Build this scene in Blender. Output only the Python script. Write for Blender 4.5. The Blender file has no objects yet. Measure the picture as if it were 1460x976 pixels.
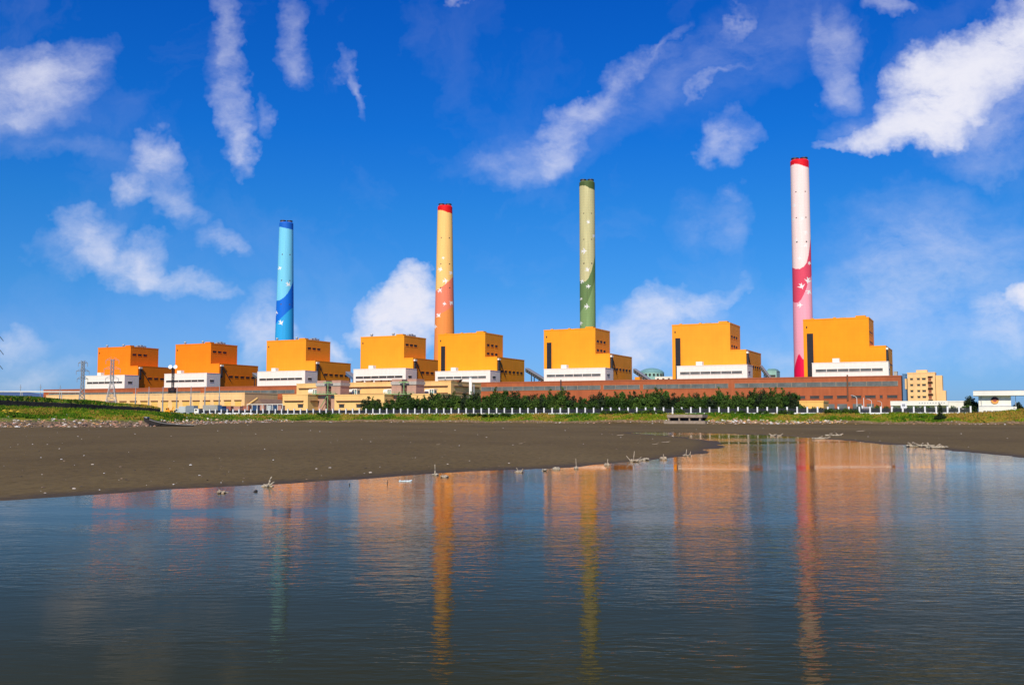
import bpy, bmesh, math, random
import numpy as np
from mathutils import Vector, Matrix, noise as mnoise

random.seed(7); RNG = np.random.default_rng(7)
D2R = math.radians
scene = bpy.context.scene
COL = scene.collection

# ---------------------------------------------------------------- camera
CAM_H = 2.4
F = 1460*35/36.0
PITCH = math.atan(106/F)
cam_d = bpy.data.cameras.new("camera"); cam = bpy.data.objects.new("camera", cam_d); COL.objects.link(cam)
cam_d.lens = 35; cam_d.sensor_width = 36; cam_d.clip_end = 30000; cam_d.clip_start = 0.1
cam.location = (0, 0, CAM_H); cam.rotation_euler = (math.pi/2+PITCH, 0, 0)
scene.camera = cam

TH = math.atan(F/3000.0)                       # heading of the row of units
DX, DY = math.cos(TH), -math.sin(TH)           # along the row (to the right, nearer)
NX, NY = math.sin(TH), math.cos(TH)            # away from the camera

# ---------------------------------------------------------------- sun, exposure
SUN_EL, SUN_OFF = D2R(40), D2R(12)
hx = -NX*math.cos(SUN_OFF)+DX*math.sin(SUN_OFF); hy = -NY*math.cos(SUN_OFF)+DY*math.sin(SUN_OFF)
to_sun = Vector((hx*math.cos(SUN_EL), hy*math.cos(SUN_EL), math.sin(SUN_EL)))
sd = bpy.data.lights.new("sun", 'SUN'); sd.energy = 4.8; sd.angle = D2R(0.5); sd.color = (1.0, 0.90, 0.72)
sun = bpy.data.objects.new("sun", sd); COL.objects.link(sun)
sun.rotation_euler = to_sun.to_track_quat('Z', 'Y').to_euler()
scene.view_settings.view_transform = 'Standard'; scene.view_settings.look = 'None'
scene.view_settings.gamma = 1; scene.view_settings.use_curve_mapping = False
scene.view_settings.exposure = 0.0

# ---------------------------------------------------------------- pixel helpers (photo pixels -> real directions)
def ray(px, py):
    cx = px-730.0; cy = 488.0-py
    dy = F*math.cos(PITCH)-cy*math.sin(PITCH); dz = F*math.sin(PITCH)+cy*math.cos(PITCH)
    return cx/dy, dz/dy
def ground_pt(px, py, z=0.0):
    a, b = ray(px, py); Y = (z-CAM_H)/b
    return a*Y, Y
def uv_at(px, py, v):
    """point of the row frame at perpendicular distance v: returns u, world z"""
    a, b = ray(px, py)
    Y = v/(a*NX+NY); X = a*Y
    return X*DX+Y*DY, CAM_H+b*Y
def U(px, v, py=575): return uv_at(px, py, v)[0]
def Z(px, py, v): return uv_at(px, py, v)[1]
def world(u, v): return (u*DX+v*NX, u*DY+v*NY)

# ---------------------------------------------------------------- sky
def build_world():
    w = bpy.data.worlds.new("World"); scene.world = w; w.use_nodes = True
    w.cycles.sampling_method = 'MANUAL'; w.cycles.sample_map_resolution = 512
    nt = w.node_tree; N = nt.nodes; L = nt.links; N.clear()
    out = N.new('ShaderNodeOutputWorld'); bg = N.new('ShaderNodeBackground'); L.new(bg.outputs[0], out.inputs[0])
    bg.inputs[1].default_value = 0.10
    sky = N.new('ShaderNodeTexSky'); sky.sky_type = 'NISHITA'; sky.sun_disc = False
    sky.sun_elevation = SUN_EL; sky.sun_rotation = math.atan2(hx, hy)
    sky.altitude = 0; sky.air_density = 1.0; sky.dust_density = 0.4; sky.ozone_density = 3.0
    hs = N.new('ShaderNodeMix'); hs.data_type = 'RGBA'; hs.blend_type = 'MULTIPLY'; hs.inputs[0].default_value = 1
    L.new(sky.outputs[0], hs.inputs[6])
    tc = N.new('ShaderNodeTexCoord'); sep = N.new('ShaderNodeSeparateXYZ'); L.new(tc.outputs['Generated'], sep.inputs[0])
    def math_(op, a, b=None, clamp=False):
        m = N.new('ShaderNodeMath'); m.operation = op; m.use_clamp = clamp
        for i, q in enumerate((a, b)):
            if q is None: continue
            if isinstance(q, (int, float)): m.inputs[i].default_value = q
            else: L.new(q, m.inputs[i])
        return m.outputs[0]
    # the tint deepens with elevation, as polarised light does
    ramp = N.new('ShaderNodeValToRGB'); L.new(sep.outputs['Z'], ramp.inputs[0])
    cr = ramp.color_ramp; cr.elements[0].position = 0.0; cr.elements[0].color = SKY_TINT[0]
    cr.elements[1].position = 0.45; cr.elements[1].color = SKY_TINT[-1]
    for p, c in zip(SKY_POS, SKY_TINT[1:-1]):
        e = cr.elements.new(p); e.color = c
    L.new(ramp.outputs[0], hs.inputs[7])
    ymax = math_('MAXIMUM', sep.outputs['Y'], 0.02)
    u = math_('DIVIDE', sep.outputs['X'], ymax); v = math_('DIVIDE', sep.outputs['Z'], ymax)
    comb = N.new('ShaderNodeCombineXYZ'); L.new(u, comb.inputs[0]); L.new(v, comb.inputs[1])
    # warp
    def noise(scale, detail, rough, vec, dist=0.0):
        n = N.new('ShaderNodeTexNoise'); n.inputs['Scale'].default_value = scale; n.inputs['Detail'].default_value = detail
        n.inputs['Roughness'].default_value = rough; n.inputs['Distortion'].default_value = dist
        L.new(vec, n.inputs['Vector']); return n
    def vmath(op, a, b):
        m = N.new('ShaderNodeVectorMath'); m.operation = op
        for i, q in enumerate((a, b)):
            if isinstance(q, tuple): m.inputs[i].default_value = q
            else: L.new(q, m.inputs[i])
        return m.outputs[0]
    n1 = noise(9, 5, 0.62, comb.outputs[0]); n1c = vmath('SUBTRACT', n1.outputs['Color'], (0.5, 0.5, 0.5))
    w1 = vmath('MULTIPLY', n1c, (0.10, 0.10, 0)); vec = vmath('ADD', comb.outputs[0], w1)
    n2 = noise(38, 5, 0.65, comb.outputs[0]); n2c = vmath('SUBTRACT', n2.outputs['Color'], (0.5, 0.5, 0.5))
    w2 = vmath('MULTIPLY', n2c, (0.020, 0.020, 0)); vec = vmath('ADD', vec, w2)
    acc = None
    for (px, py, rx, ry, rot, wt) in CLOUDS:
        a, b = ray(px, py)
        mp = N.new('ShaderNodeMapping'); mp.vector_type = 'TEXTURE'
        mp.inputs['Location'].default_value = (a, b, 0); mp.inputs['Rotation'].default_value = (0, 0, D2R(rot))
        mp.inputs['Scale'].default_value = (rx/F*1.25, ry/F*1.25, 1)
        L.new(vec, mp.inputs['Vector'])
        gr = N.new('ShaderNodeTexGradient'); gr.gradient_type = 'SPHERICAL'; L.new(mp.outputs[0], gr.inputs['Vector'])
        ma = N.new('ShaderNodeMath'); ma.operation = 'MULTIPLY_ADD'
        L.new(gr.outputs['Fac'], ma.inputs[0]); ma.inputs[1].default_value = (wt if wt > .8 else wt**1.4*.80)*1.55
        if acc is None: ma.inputs[2].default_value = 0
        else: L.new(acc, ma.inputs[2])
        acc = ma.outputs[0]
    dens = acc
    # wispy texture drawn out along the wind
    mp = N.new('ShaderNodeMapping'); mp.inputs['Rotation'].default_value = (0, 0, D2R(-32)); mp.inputs['Scale'].default_value = (0.65, 1.15, 1)
    L.new(vmath('ADD', comb.outputs[0], vmath('MULTIPLY', n1c, (0.04, 0.04, 0))), mp.inputs['Vector'])
    wn = noise(24, 10, 0.68, mp.outputs[0], 0.0)
    mr = N.new('ShaderNodeMapRange'); L.new(wn.outputs['Fac'], mr.inputs['Value'])
    mr.inputs['From Min'].default_value = 0.30; mr.inputs['From Max'].default_value = 0.70
    mr.inputs['To Min'].default_value = 0.18; mr.inputs['To Max'].default_value = 1.7
    ex = math_('POWER', 2.718, math_('MULTIPLY', math_('MULTIPLY', dens, mr.outputs[0]), -1.0)); d = math_('SUBTRACT', 1.0, ex)
    # faint high veil everywhere
    vn = noise(5, 6, 0.6, vec, 0.4)
    mr2 = N.new('ShaderNodeMapRange'); L.new(vn.outputs['Fac'], mr2.inputs['Value'])
    mr2.inputs['From Min'].default_value = 0.5; mr2.inputs['From Max'].default_value = 0.8
    mr2.inputs['To Min'].default_value = 0.0; mr2.inputs['To Max'].default_value = 0.10
    d = math_('ADD', d, mr2.outputs[0], True)
    # no clouds under the horizon
    hz = N.new('ShaderNodeMapRange'); L.new(v, hz.inputs['Value']); hz.inputs['From Min'].default_value = 0.0; hz.inputs['From Max'].default_value = 0.03
    d = math_('MULTIPLY', d, hz.outputs[0], True)
    mix = N.new('ShaderNodeMix'); mix.data_type = 'RGBA'; L.new(d, mix.inputs[0]); L.new(hs.outputs[2], mix.inputs[6])
    mix.inputs[7].default_value = (8.4, 8.4, 9.4, 1)
    L.new(mix.outputs[2], bg.inputs[0])
SKY_POS = [0.087, 0.1265, 0.203, 0.277]
SKY_TINT = [(.32, .58, 1.22, 1), (.26, .565, 1.10, 1), (.17, .555, 1.06, 1), (.095, .55, 1.12, 1), (.040, .50, 1.22, 1), (.008, .40, 1.28, 1)]
# px, py, rx, ry, rotation (deg, counter-clockwise), weight
CLOUDS = [
 (40,110,110,55,10,.62),(95,95,70,42,25,.35),(20,165,90,28,5,.40),(70,205,130,18,-3,.16),
 (322,45,20,75,8,.42),(318,100,26,60,10,.28),(335,165,25,52,8,.50),(348,205,19,36,10,.60),(373,155,10,32,10,.30),
 (420,45,24,48,4,.42),(430,80,22,28,0,.25),(500,85,12,22,10,.28),(516,120,9,42,16,.38),(662,2,14,12,0,.5),
 (222,212,36,26,-20,.62),(205,235,30,30,20,.4),(178,265,30,22,10,.60),(248,265,30,36,40,.42),(272,300,36,22,-35,.38),(300,315,16,14,0,.2),
 (120,330,44,34,0,.62),(100,360,60,28,0,.38),(208,355,40,34,0,.64),(175,375,70,30,-12,.60),(260,400,60,20,-22,.50),(300,420,26,12,-20,.3),
 (325,352,40,20,-12,.42),(345,365,26,12,-20,.3),(372,455,38,40,20,.52),(340,470,22,14,0,.35),(385,490,40,34,0,.50),
 (582,415,36,32,0,1.5),(556,452,40,36,0,1.5),(600,455,36,50,0,1.5),(545,475,34,20,0,.9),(486,500,16,24,0,.75),
 (870,120,90,20,38,.34),(830,160,52,26,35,.40),(790,205,42,28,45,.50),(785,225,24,22,0,.30),(730,250,70,24,10,.34),(950,62,46,8,38,.28),(925,90,60,8,30,.22),(720,225,90,20,20,.16),
 (1020,112,44,7,40,.30),(1042,25,34,7,60,.28),(1000,85,90,30,35,.12),
 (1036,190,40,30,20,.46),(1020,200,24,26,10,.30),(1188,60,34,60,8,.42),(1198,130,30,34,0,.46),(1160,20,12,36,10,.25),(1272,15,34,20,0,.48),
 (1232,214,60,13,4,.7),(1290,192,72,28,20,1.3),(1330,140,80,56,38,1.7),(1400,95,100,54,32,1.5),(1455,60,70,54,30,1.2),(1330,90,20,34,-10,.6),(1420,170,120,60,18,.42),(1230,190,50,22,10,.26),
 (1000,310,50,44,20,.20),(1055,310,26,46,10,.26),(1040,262,18,12,0,.22),
 (1000,430,74,14,24,.55),(940,440,46,26,15,.60),(905,470,52,34,20,.66),(915,500,56,30,0,.60),(985,455,50,26,20,.35),(880,505,40,30,0,.5),
 (1450,425,26,22,0,1.3),(1420,450,28,24,0,.55),(1445,475,46,34,0,.45),(1410,490,50,50,0,.34),(1340,410,150,90,15,.34),(1320,340,160,70,10,.28),(1240,450,110,70,0,.30),(1080,60,160,60,35,.16),(880,150,150,40,36,.16),
 (20,490,60,20,0,.42),(40,530,80,20,0,.34),(1120,500,60,30,0,.32),(470,430,150,60,0,.06),(1000,470,120,60,0,.12),(1230,520,140,16,4,.22),
]
build_world()

# ---------------------------------------------------------------- materials
MATS = {}
def new_mat(name):
    m = bpy.data.materials.new(name); m.use_nodes = True
    return m, m.node_tree.nodes, m.node_tree.links, m.node_tree.nodes['Principled BSDF']
def mat(name, col, rough=0.7, var=0.12, scale=0.4, metal=0.0, streak=0.0, bump=0.0, bscale=8.0, spec=0.3, dirt=None):
    if name in MATS: return MATS[name]
    m, N, L, P = new_mat(name)
    P.inputs['Roughness'].default_value = rough; P.inputs['Metallic'].default_value = metal
    P.inputs['Specular IOR Level'].default_value = spec
    tc = N.new('ShaderNodeTexCoord')
    n = N.new('ShaderNodeTexNoise'); n.inputs['Scale'].default_value = scale; n.inputs['Detail'].default_value = 6; n.inputs['Roughness'].default_value = 0.6
    L.new(tc.outputs['Object'], n.inputs['Vector'])
    mr = N.new('ShaderNodeMapRange'); L.new(n.outputs['Fac'], mr.inputs['Value'])
    mr.inputs['From Min'].default_value = 0.3; mr.inputs['From Max'].default_value = 0.7
    mr.inputs['To Min'].default_value = 1-var; mr.inputs['To Max'].default_value = 1+var
    hsv = N.new('ShaderNodeHueSaturation'); hsv.inputs['Color'].default_value = (*col, 1)
    val = mr.outputs[0]
    if streak > 0:
        mp = N.new('ShaderNodeMapping'); mp.inputs['Scale'].default_value = (0.6, 0.6, 0.035); L.new(tc.outputs['Object'], mp.inputs['Vector'])
        n2 = N.new('ShaderNodeTexNoise'); n2.inputs['Scale'].default_value = 1.0; n2.inputs['Detail'].default_value = 5; L.new(mp.outputs[0], n2.inputs['Vector'])
        mr2 = N.new('ShaderNodeMapRange'); L.new(n2.outputs['Fac'], mr2.inputs['Value'])
        mr2.inputs['From Min'].default_value = 0.35; mr2.inputs['From Max'].default_value = 0.7
        mr2.inputs['To Min'].default_value = 1; mr2.inputs['To Max'].default_value = 1-streak
        mu = N.new('ShaderNodeMath'); mu.operation = 'MULTIPLY'; L.new(val, mu.inputs[0]); L.new(mr2.outputs[0], mu.inputs[1]); val = mu.outputs[0]
    L.new(val, hsv.inputs['Value'])
    colout = hsv.outputs[0]
    if dirt:
        n3 = N.new('ShaderNodeTexNoise'); n3.inputs['Scale'].default_value = scale*2.3; n3.inputs['Detail'].default_value = 8; L.new(tc.outputs['Object'], n3.inputs['Vector'])
        mr3 = N.new('ShaderNodeMapRange'); L.new(n3.outputs['Fac'], mr3.inputs['Value']); mr3.inputs['From Min'].default_value = 0.5; mr3.inputs['From Max'].default_value = 0.62
        mx = N.new('ShaderNodeMix'); mx.data_type = 'RGBA'; L.new(mr3.outputs[0], mx.inputs[0]); L.new(colout, mx.inputs[6]); mx.inputs[7].default_value = (*dirt, 1)
        colout = mx.outputs[2]
    L.new(colout, P.inputs['Base Color'])
    if bump > 0:
        nb = N.new('ShaderNodeTexNoise'); nb.inputs['Scale'].default_value = bscale; nb.inputs['Detail'].default_value = 5; L.new(tc.outputs['Object'], nb.inputs['Vector'])
        b = N.new('ShaderNodeBump'); b.inputs['Strength'].default_value = bump; b.inputs['Distance'].default_value = 0.3
        L.new(nb.outputs['Fac'], b.inputs['Height']); L.new(b.outputs[0], P.inputs['Normal'])
    MATS[name] = m; return m

def panel_mat(name, col, col2=None, panel=(6.0, 3.0), line=0.10, streak=0.10, var=0.06, brick=None, rough=0.65):
    """painted cladding or brick: a grid of panel joints across the wall plane (x+y along, z up)"""
    if name in MATS: return MATS[name]
    m, N, L, P = new_mat(name); P.inputs['Roughness'].default_value = rough; P.inputs['Specular IOR Level'].default_value = 0.25
    tc = N.new('ShaderNodeTexCoord'); sep = N.new('ShaderNodeSeparateXYZ'); L.new(tc.outputs['Object'], sep.inputs[0])
    ad = N.new('ShaderNodeMath'); ad.operation = 'ADD'; L.new(sep.outputs['X'], ad.inputs[0]); L.new(sep.outputs['Y'], ad.inputs[1])
    cb = N.new('ShaderNodeCombineXYZ'); L.new(ad.outputs[0], cb.inputs[0]); L.new(sep.outputs['Z'], cb.inputs[1])
    br = N.new('ShaderNodeTexBrick'); L.new(cb.outputs[0], br.inputs['Vector'])
    br.inputs['Scale'].default_value = 1.0; br.inputs['Brick Width'].default_value = panel[0]; br.inputs['Row Height'].default_value = panel[1]
    br.inputs['Mortar Size'].default_value = 0.08; br.inputs['Mortar Smooth'].default_value = 0.3; br.offset = 0.0 if not brick else 0.5
    c2 = col2 or tuple(c*0.94 for c in col)
    br.inputs['Color1'].default_value = (*col, 1); br.inputs['Color2'].default_value = (*c2, 1)
    br.inputs['Mortar'].default_value = (*[c*(1-line*3) for c in col], 1)
    n = N.new('ShaderNodeTexNoise'); n.inputs['Scale'].default_value = 0.09; n.inputs['Detail'].default_value = 8; L.new(tc.outputs['Object'], n.inputs['Vector'])
    mr = N.new('ShaderNodeMapRange'); L.new(n.outputs['Fac'], mr.inputs['Value']); mr.inputs['From Min'].default_value = .3; mr.inputs['From Max'].default_value = .7
    mr.inputs['To Min'].default_value = 1-var; mr.inputs['To Max'].default_value = 1+var
    mp = N.new('ShaderNodeMapping'); mp.inputs['Scale'].default_value = (0.5, 0.5, 0.02); L.new(tc.outputs['Object'], mp.inputs['Vector'])
    n2 = N.new('ShaderNodeTexNoise'); n2.inputs['Detail'].default_value = 6; n2.inputs['Scale'].default_value = 1; L.new(mp.outputs[0], n2.inputs['Vector'])
    mr2 = N.new('ShaderNodeMapRange'); L.new(n2.outputs['Fac'], mr2.inputs['Value']); mr2.inputs['From Min'].default_value = .4; mr2.inputs['From Max'].default_value = .75
    mr2.inputs['To Min'].default_value = 1; mr2.inputs['To Max'].default_value = 1-streak
    mu = N.new('ShaderNodeMath'); mu.operation = 'MULTIPLY'; L.new(mr.outputs[0], mu.inputs[0]); L.new(mr2.outputs[0], mu.inputs[1])
    hsv = N.new('ShaderNodeHueSaturation'); L.new(br.outputs['Color'], hsv.inputs['Color']); L.new(mu.outputs[0], hsv.inputs['Value'])
    L.new(hsv.outputs[0], P.inputs['Base Color'])
    MATS[name] = m; return m

WHITE = mat('white_paint', (0.83, 0.80, 0.70), 0.6, 0.04, 0.3, streak=0.08)
WHITE_P = mat('white_concrete', (0.80, 0.80, 0.79), 0.8, 0.10, 1.5, streak=0.0)
GLASS = mat('dark_glass', (0.055, 0.05, 0.045), 0.35, 0.3, 0.3, spec=0.4)
GREYGLASS = mat('dusty_glass', (0.13, 0.14, 0.135), 0.5, 0.35, 0.12, spec=0.3)
DARK = mat('dark_louvre', (0.018, 0.017, 0.022), 0.6, 0.2, 0.5)
DARKSTEEL = mat('dark_steel', (0.03, 0.032, 0.04), 0.5, 0.2, 1)
STEEL = mat('galvanised_steel', (0.42, 0.43, 0.44), 0.5, 0.15, 2, metal=0.3)
GREYMET = mat('grey_metal', (0.30, 0.31, 0.33), 0.5, 0.2, 1.5, metal=0.2)
CREAM = panel_mat('cream_render', (0.90, 0.56, 0.21), panel=(7, 4), line=0.04, streak=0.10)
CREAM2 = panel_mat('pale_cream_render', (0.90, 0.56, 0.25), panel=(7, 4), line=0.04, streak=0.12)
YELLOW = panel_mat('yellow_render', (0.90, 0.50, 0.14), panel=(8, 3.6), line=0.06, streak=0.08)
YDOOR = mat('yellow_door_panel', (0.78, 0.47, 0.12), 0.6, 0.08, 0.5)
BROWN = mat('brown_trim', (0.16, 0.06, 0.03), 0.7, 0.15, 1)
PINKBR = panel_mat('pinkish_brown_concrete', (0.52, 0.30, 0.22), panel=(20, 4), line=0.06, streak=0.12)
CAPGR = mat('grey_concrete_cap', (0.42, 0.38, 0.34), 0.8, 0.15, 1)
GREENRAIL = mat('green_painted_steel', (0.22, 0.38, 0.16), 0.6, 0.15, 2)
BRICK = panel_mat('red_brown_brick', (0.44, 0.115, 0.040), (0.39, 0.10, 0.036), panel=(12, 5), line=0.05, streak=0.16, var=0.10)
BRICKTOP = mat('brick_coping', (0.36, 0.10, 0.045), 0.7, 0.12, 0.4)
ROOFG = mat('roof_grey', (0.22, 0.21, 0.20), 0.9, 0.15, 0.3)
TEAL = mat('pale_teal_sheet', (0.30, 0.52, 0.46), 0.5, 0.08, 0.2, streak=.1)
TEALD = mat('teal_roof_sheet', (0.16, 0.33, 0.33), 0.5, 0.1, 0.2)
BLUESH = mat('blue_sheet', (0.05, 0.14, 0.33), 0.5, 0.15, 0.2)
ORANGEM = mat('orange_paint', (0.85, 0.33, 0.02), 0.5, 0.1, 1)
CONC = mat('weathered_concrete', (0.30, 0.235, 0.175), 0.9, 0.25, 1.2, bump=0.3)
BLACKST = mat('black_revetment_stone', (0.012, 0.012, 0.014), 0.9, 0.5, 1.2, bump=0.6, bscale=2)
RUBBER = mat('tyre_rubber', (0.02, 0.02, 0.02), 0.8)
WOOD = mat('driftwood', (0.42, 0.34, 0.24), 0.9, 0.3, 8, bump=0.5, bscale=20)
DWOOD = mat('dark_wet_timber', (0.03, 0.026, 0.024), 0.7, 0.4, 3, bump=0.4)
PALEW = mat('bleached_wood', (0.42, 0.36, 0.26), 0.9, 0.2, 8, bump=0.4, bscale=20)
PLASTIC = mat('pale_plastic', (0.62, 0.74, 0.76), 0.5, 0.1, 4)
BARK = mat('bark', (0.07, 0.05, 0.035), 0.9, 0.3, 5)

def leaf_mat(name, c1, c2, c3):
    if name in MATS: return MATS[name]
    m, N, L, P = new_mat(name); P.inputs['Roughness'].default_value = 0.7; P.inputs['Specular IOR Level'].default_value = 0.2
    g = N.new('ShaderNodeNewGeometry'); oi = N.new('ShaderNodeObjectInfo')
    r = N.new('ShaderNodeValToRGB'); r.color_ramp.elements[0].color = (*c1, 1); r.color_ramp.elements[1].color = (*c3, 1)
    e = r.color_ramp.elements.new(0.5); e.color = (*c2, 1)
    L.new(g.outputs['Random Per Island'], r.inputs[0])
    h = N.new('ShaderNodeHueSaturation'); L.new(r.outputs[0], h.inputs['Color'])
    mr = N.new('ShaderNodeMapRange'); L.new(oi.outputs['Random'], mr.inputs['Value']); mr.inputs['To Min'].default_value = 0.7; mr.inputs['To Max'].default_value = 1.35
    L.new(mr.outputs[0], h.inputs['Value'])
    mr2 = N.new('ShaderNodeMapRange'); L.new(oi.outputs['Random'], mr2.inputs['Value']); mr2.inputs['To Min'].default_value = 0.515; mr2.inputs['To Max'].default_value = 0.485
    L.new(mr2.outputs[0], h.inputs['Hue'])
    L.new(h.outputs[0], P.inputs['Base Color'])
    MATS[name] = m; return m
LEAF = leaf_mat('needle_foliage', (0.018, 0.040, 0.006), (0.036, 0.075, 0.010), (0.075, 0.14, 0.016))
LEAFB = leaf_mat('broad_foliage', (0.022, 0.055, 0.008), (0.045, 0.10, 0.014), (0.09, 0.16, 0.02))
LEAFD = leaf_mat('dark_foliage', (0.008, 0.016, 0.006), (0.016, 0.032, 0.010), (0.035, 0.06, 0.015))

# ---------------------------------------------------------------- object helpers
def tag(o, label=None, cat=None, group=None, kind=None):
    if label: o['label'] = label
    if cat: o['category'] = cat
    if group: o['group'] = group
    if kind: o['kind'] = kind
    return o
def empty(name, loc, rz=0.0):
    o = bpy.data.objects.new(name, None); COL.objects.link(o); o.location = loc; o.rotation_euler = (0, 0, rz)
    o.empty_display_size = 1.0
    return o
class MB:
    def __init__(s): s.v = []; s.f = []; s.m = []
    def add(s, vs, fs, mi=0):
        b = len(s.v); s.v += [tuple(p) for p in vs]; s.f += [tuple(i+b for i in f) for f in fs]; s.m += [mi]*len(fs)
    def box(s, x0, x1, y0, y1, z0, z1, mi=0):
        s.add([(x0,y0,z0),(x1,y0,z0),(x1,y1,z0),(x0,y1,z0),(x0,y0,z1),(x1,y0,z1),(x1,y1,z1),(x0,y1,z1)],
              [(0,3,2,1),(4,5,6,7),(0,1,5,4),(1,2,6,5),(2,3,7,6),(3,0,4,7)], mi); return s
    def tube(s, p0, p1, r0, r1=None, n=8, caps=True, mi=0):
        r1 = r0 if r1 is None else r1
        p0 = Vector(p0); p1 = Vector(p1); ax = (p1-p0)
        if ax.length < 1e-6: return s
        q = ax.to_track_quat('Z', 'Y'); vs = []
        for p, r in ((p0, r0), (p1, r1)):
            for i in range(n):
                a = 2*math.pi*i/n; vs.append(p+q@Vector((math.cos(a)*r, math.sin(a)*r, 0)))
        fs = [(i, (i+1) % n, n+(i+1) % n, n+i) for i in range(n)]
        if caps: fs += [tuple(range(n-1, -1, -1)), tuple(range(n, 2*n))]
        s.add(vs, fs, mi); return s
    def prism(s, pts, y0, y1, mi=0):
        """polygon in x,z extruded along y"""
        n = len(pts); vs = [(x, y0, z) for x, z in pts]+[(x, y1, z) for x, z in pts]
        fs = [tuple(range(n)), tuple(range(2*n-1, n-1, -1))]+[(i, n+i, n+(i+1) % n, (i+1) % n) for i in range(n)]
        s.add(vs, fs, mi); return s
    def rock(s, c, r, sq=0.6, mi=0, rnd=random):
        bm = ICO; vs = []
        ph = rnd.random()*6.28; kx = r*rnd.uniform(.7, 1.4); ky = r*rnd.uniform(.7, 1.3); kz = r*sq*rnd.uniform(.7, 1.2)
        for (x, y, z) in bm[0]:
            j = rnd.uniform(.72, 1.2)
            X = x*kx*j; Y = y*ky*j
            vs.append((c[0]+X*math.cos(ph)-Y*math.sin(ph), c[1]+X*math.sin(ph)+Y*math.cos(ph), c[2]+z*kz*j))
        s.add(vs, bm[1], mi); return s
    def build(s, name, mats, parent=None, smooth=False):
        me = bpy.data.meshes.new(name); me.from_pydata(s.v, [], s.f)
        if not isinstance(mats, (list, tuple)): mats = [mats]
        for m in mats: me.materials.append(m)
        if len(mats) > 1: me.polygons.foreach_set('material_index', s.m)
        if smooth: me.polygons.foreach_set('use_smooth', [True]*len(me.polygons))
        me.update()
        o = bpy.data.objects.new(name, me); COL.objects.link(o)
        if parent: o.parent = parent
        return o
_b = bmesh.new(); bmesh.ops.create_icosphere(_b, subdivisions=1, radius=1.0); _b.verts.ensure_lookup_table()
ICO = ([tuple(v.co) for v in _b.verts], [tuple(v.index for v in f.verts) for f in _b.faces]); _b.free()
def copy_tree(o, parent=None):
    c = o.copy(); COL.objects.link(c)
    if parent: c.parent = parent
    for ch in o.children: copy_tree(ch, c)
    return c
def bx(name, m, parent, *b):
    return MB().box(*b).build(name, m, parent)

# value noise for terrain
_LAT = RNG.random((256, 256))
def vnoise(x, y):
    xi = np.floor(x).astype(int); yi = np.floor(y).astype(int); fx = x-xi; fy = y-yi
    fx = fx*fx*(3-2*fx); fy = fy*fy*(3-2*fy)
    a = _LAT[xi % 256, yi % 256]; b = _LAT[(xi+1) % 256, yi % 256]; c = _LAT[xi % 256, (yi+1) % 256]; d = _LAT[(xi+1) % 256, (yi+1) % 256]
    return (a*(1-fx)+b*fx)*(1-fy)+(c*(1-fx)+d*fx)*fy-0.5
def fbm(x, y, o=4):
    s = 0; a = 1.0
    for i in range(o): s = s+a*vnoise(x*2**i+17*i, y*2**i+31*i); a *= .5
    return s

# ---------------------------------------------------------------- terrain
VF = 295.0                                   # line of the fence
WPX = [(-400,750),(-150,727),(0,714),(130,705),(245,697),(380,691),(500,683),(620,674),(700,670),(760,667.5),(778,668),(830,664),(905,658.5),(960,653),(1000,646.5),(1020,640),
       (1026,634),(1015,628),(975,623),(935,620),(905,617.5),(900,616.2),(940,615.8),(985,616.2),(1040,618),(1090,620),(1140,623),(1200,627),(1280,634),(1350,641),(1440,650),(1500,657),(1700,682)]
WATER = [ground_pt(*p) for p in WPX]+[(60,25),(110,12),(120,-5),(-120,-5),(-120,12),(-50,17)]
def sdf_water(x, y):
    """negative inside the water"""
    P = np.array(WATER); n = len(P); d = np.full(x.shape, 1e9); ins = np.zeros(x.shape, bool)
    for i in range(n):
        a = P[i]; b = P[(i+1) % n]; ex, ey = b-a; wx = x-a[0]; wy = y-a[1]
        t = np.clip((wx*ex+wy*ey)/(ex*ex+ey*ey), 0, 1)
        d = np.minimum(d, (wx-ex*t)**2+(wy-ey*t)**2)
        c = ((a[1] > y) != (b[1] > y)); 
        with np.errstate(divide='ignore', invalid='ignore'):
            ins ^= c & (x < (b[0]-a[0])*(y-a[1])/((b[1]-a[1]) if b[1] != a[1] else 1e-9)+a[0])
    d = np.sqrt(d); return np.where(ins, -d, d)
Z_TOE = 0.45
TOE_T = []                                    # a=X/Y, Y of toe, Y of crest, z of crest
def _line(px, off): a = ray(px, 600)[0]; return (VF+off)/(a*NX+NY)
for px, ty, wy, wz in [(-500,612,150,6.2),(-200,609.5,200,5.6),(0,608,243,None),(60,608,250,None),(100,608,254,None),(150,607.8,262,None),(215,607,270,None),(238,606,285,3.5),(270,605,320,3.3),(300,604,345,3.3),(345,603,None,3.3),
                       (400,None,None,3.3),(700,None,None,3.3),(1000,None,None,3.3),(1290,None,None,3.3),(1380,None,None,3.35),(1420,None,None,3.7),(1460,None,None,4.3),(1520,None,None,4.9),(1800,None,None,5.2)]:
    a = ray(px, 600)[0]
    Yt = ground_pt(px, ty, Z_TOE)[1] if ty else _line(px, -11)
    Yc = wy if wy else _line(px, -1.2)
    Yt = min(Yt, Yc-6)
    if wz is None:
        bot = np.interp(px, [0,100,150,215], [578.5,582,584,587])
        wz = CAM_H+ray(px, bot)[1]*Yc
    TOE_T.append((a, Yt, Yc, wz))
TOE_T = np.array(TOE_T)
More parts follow.
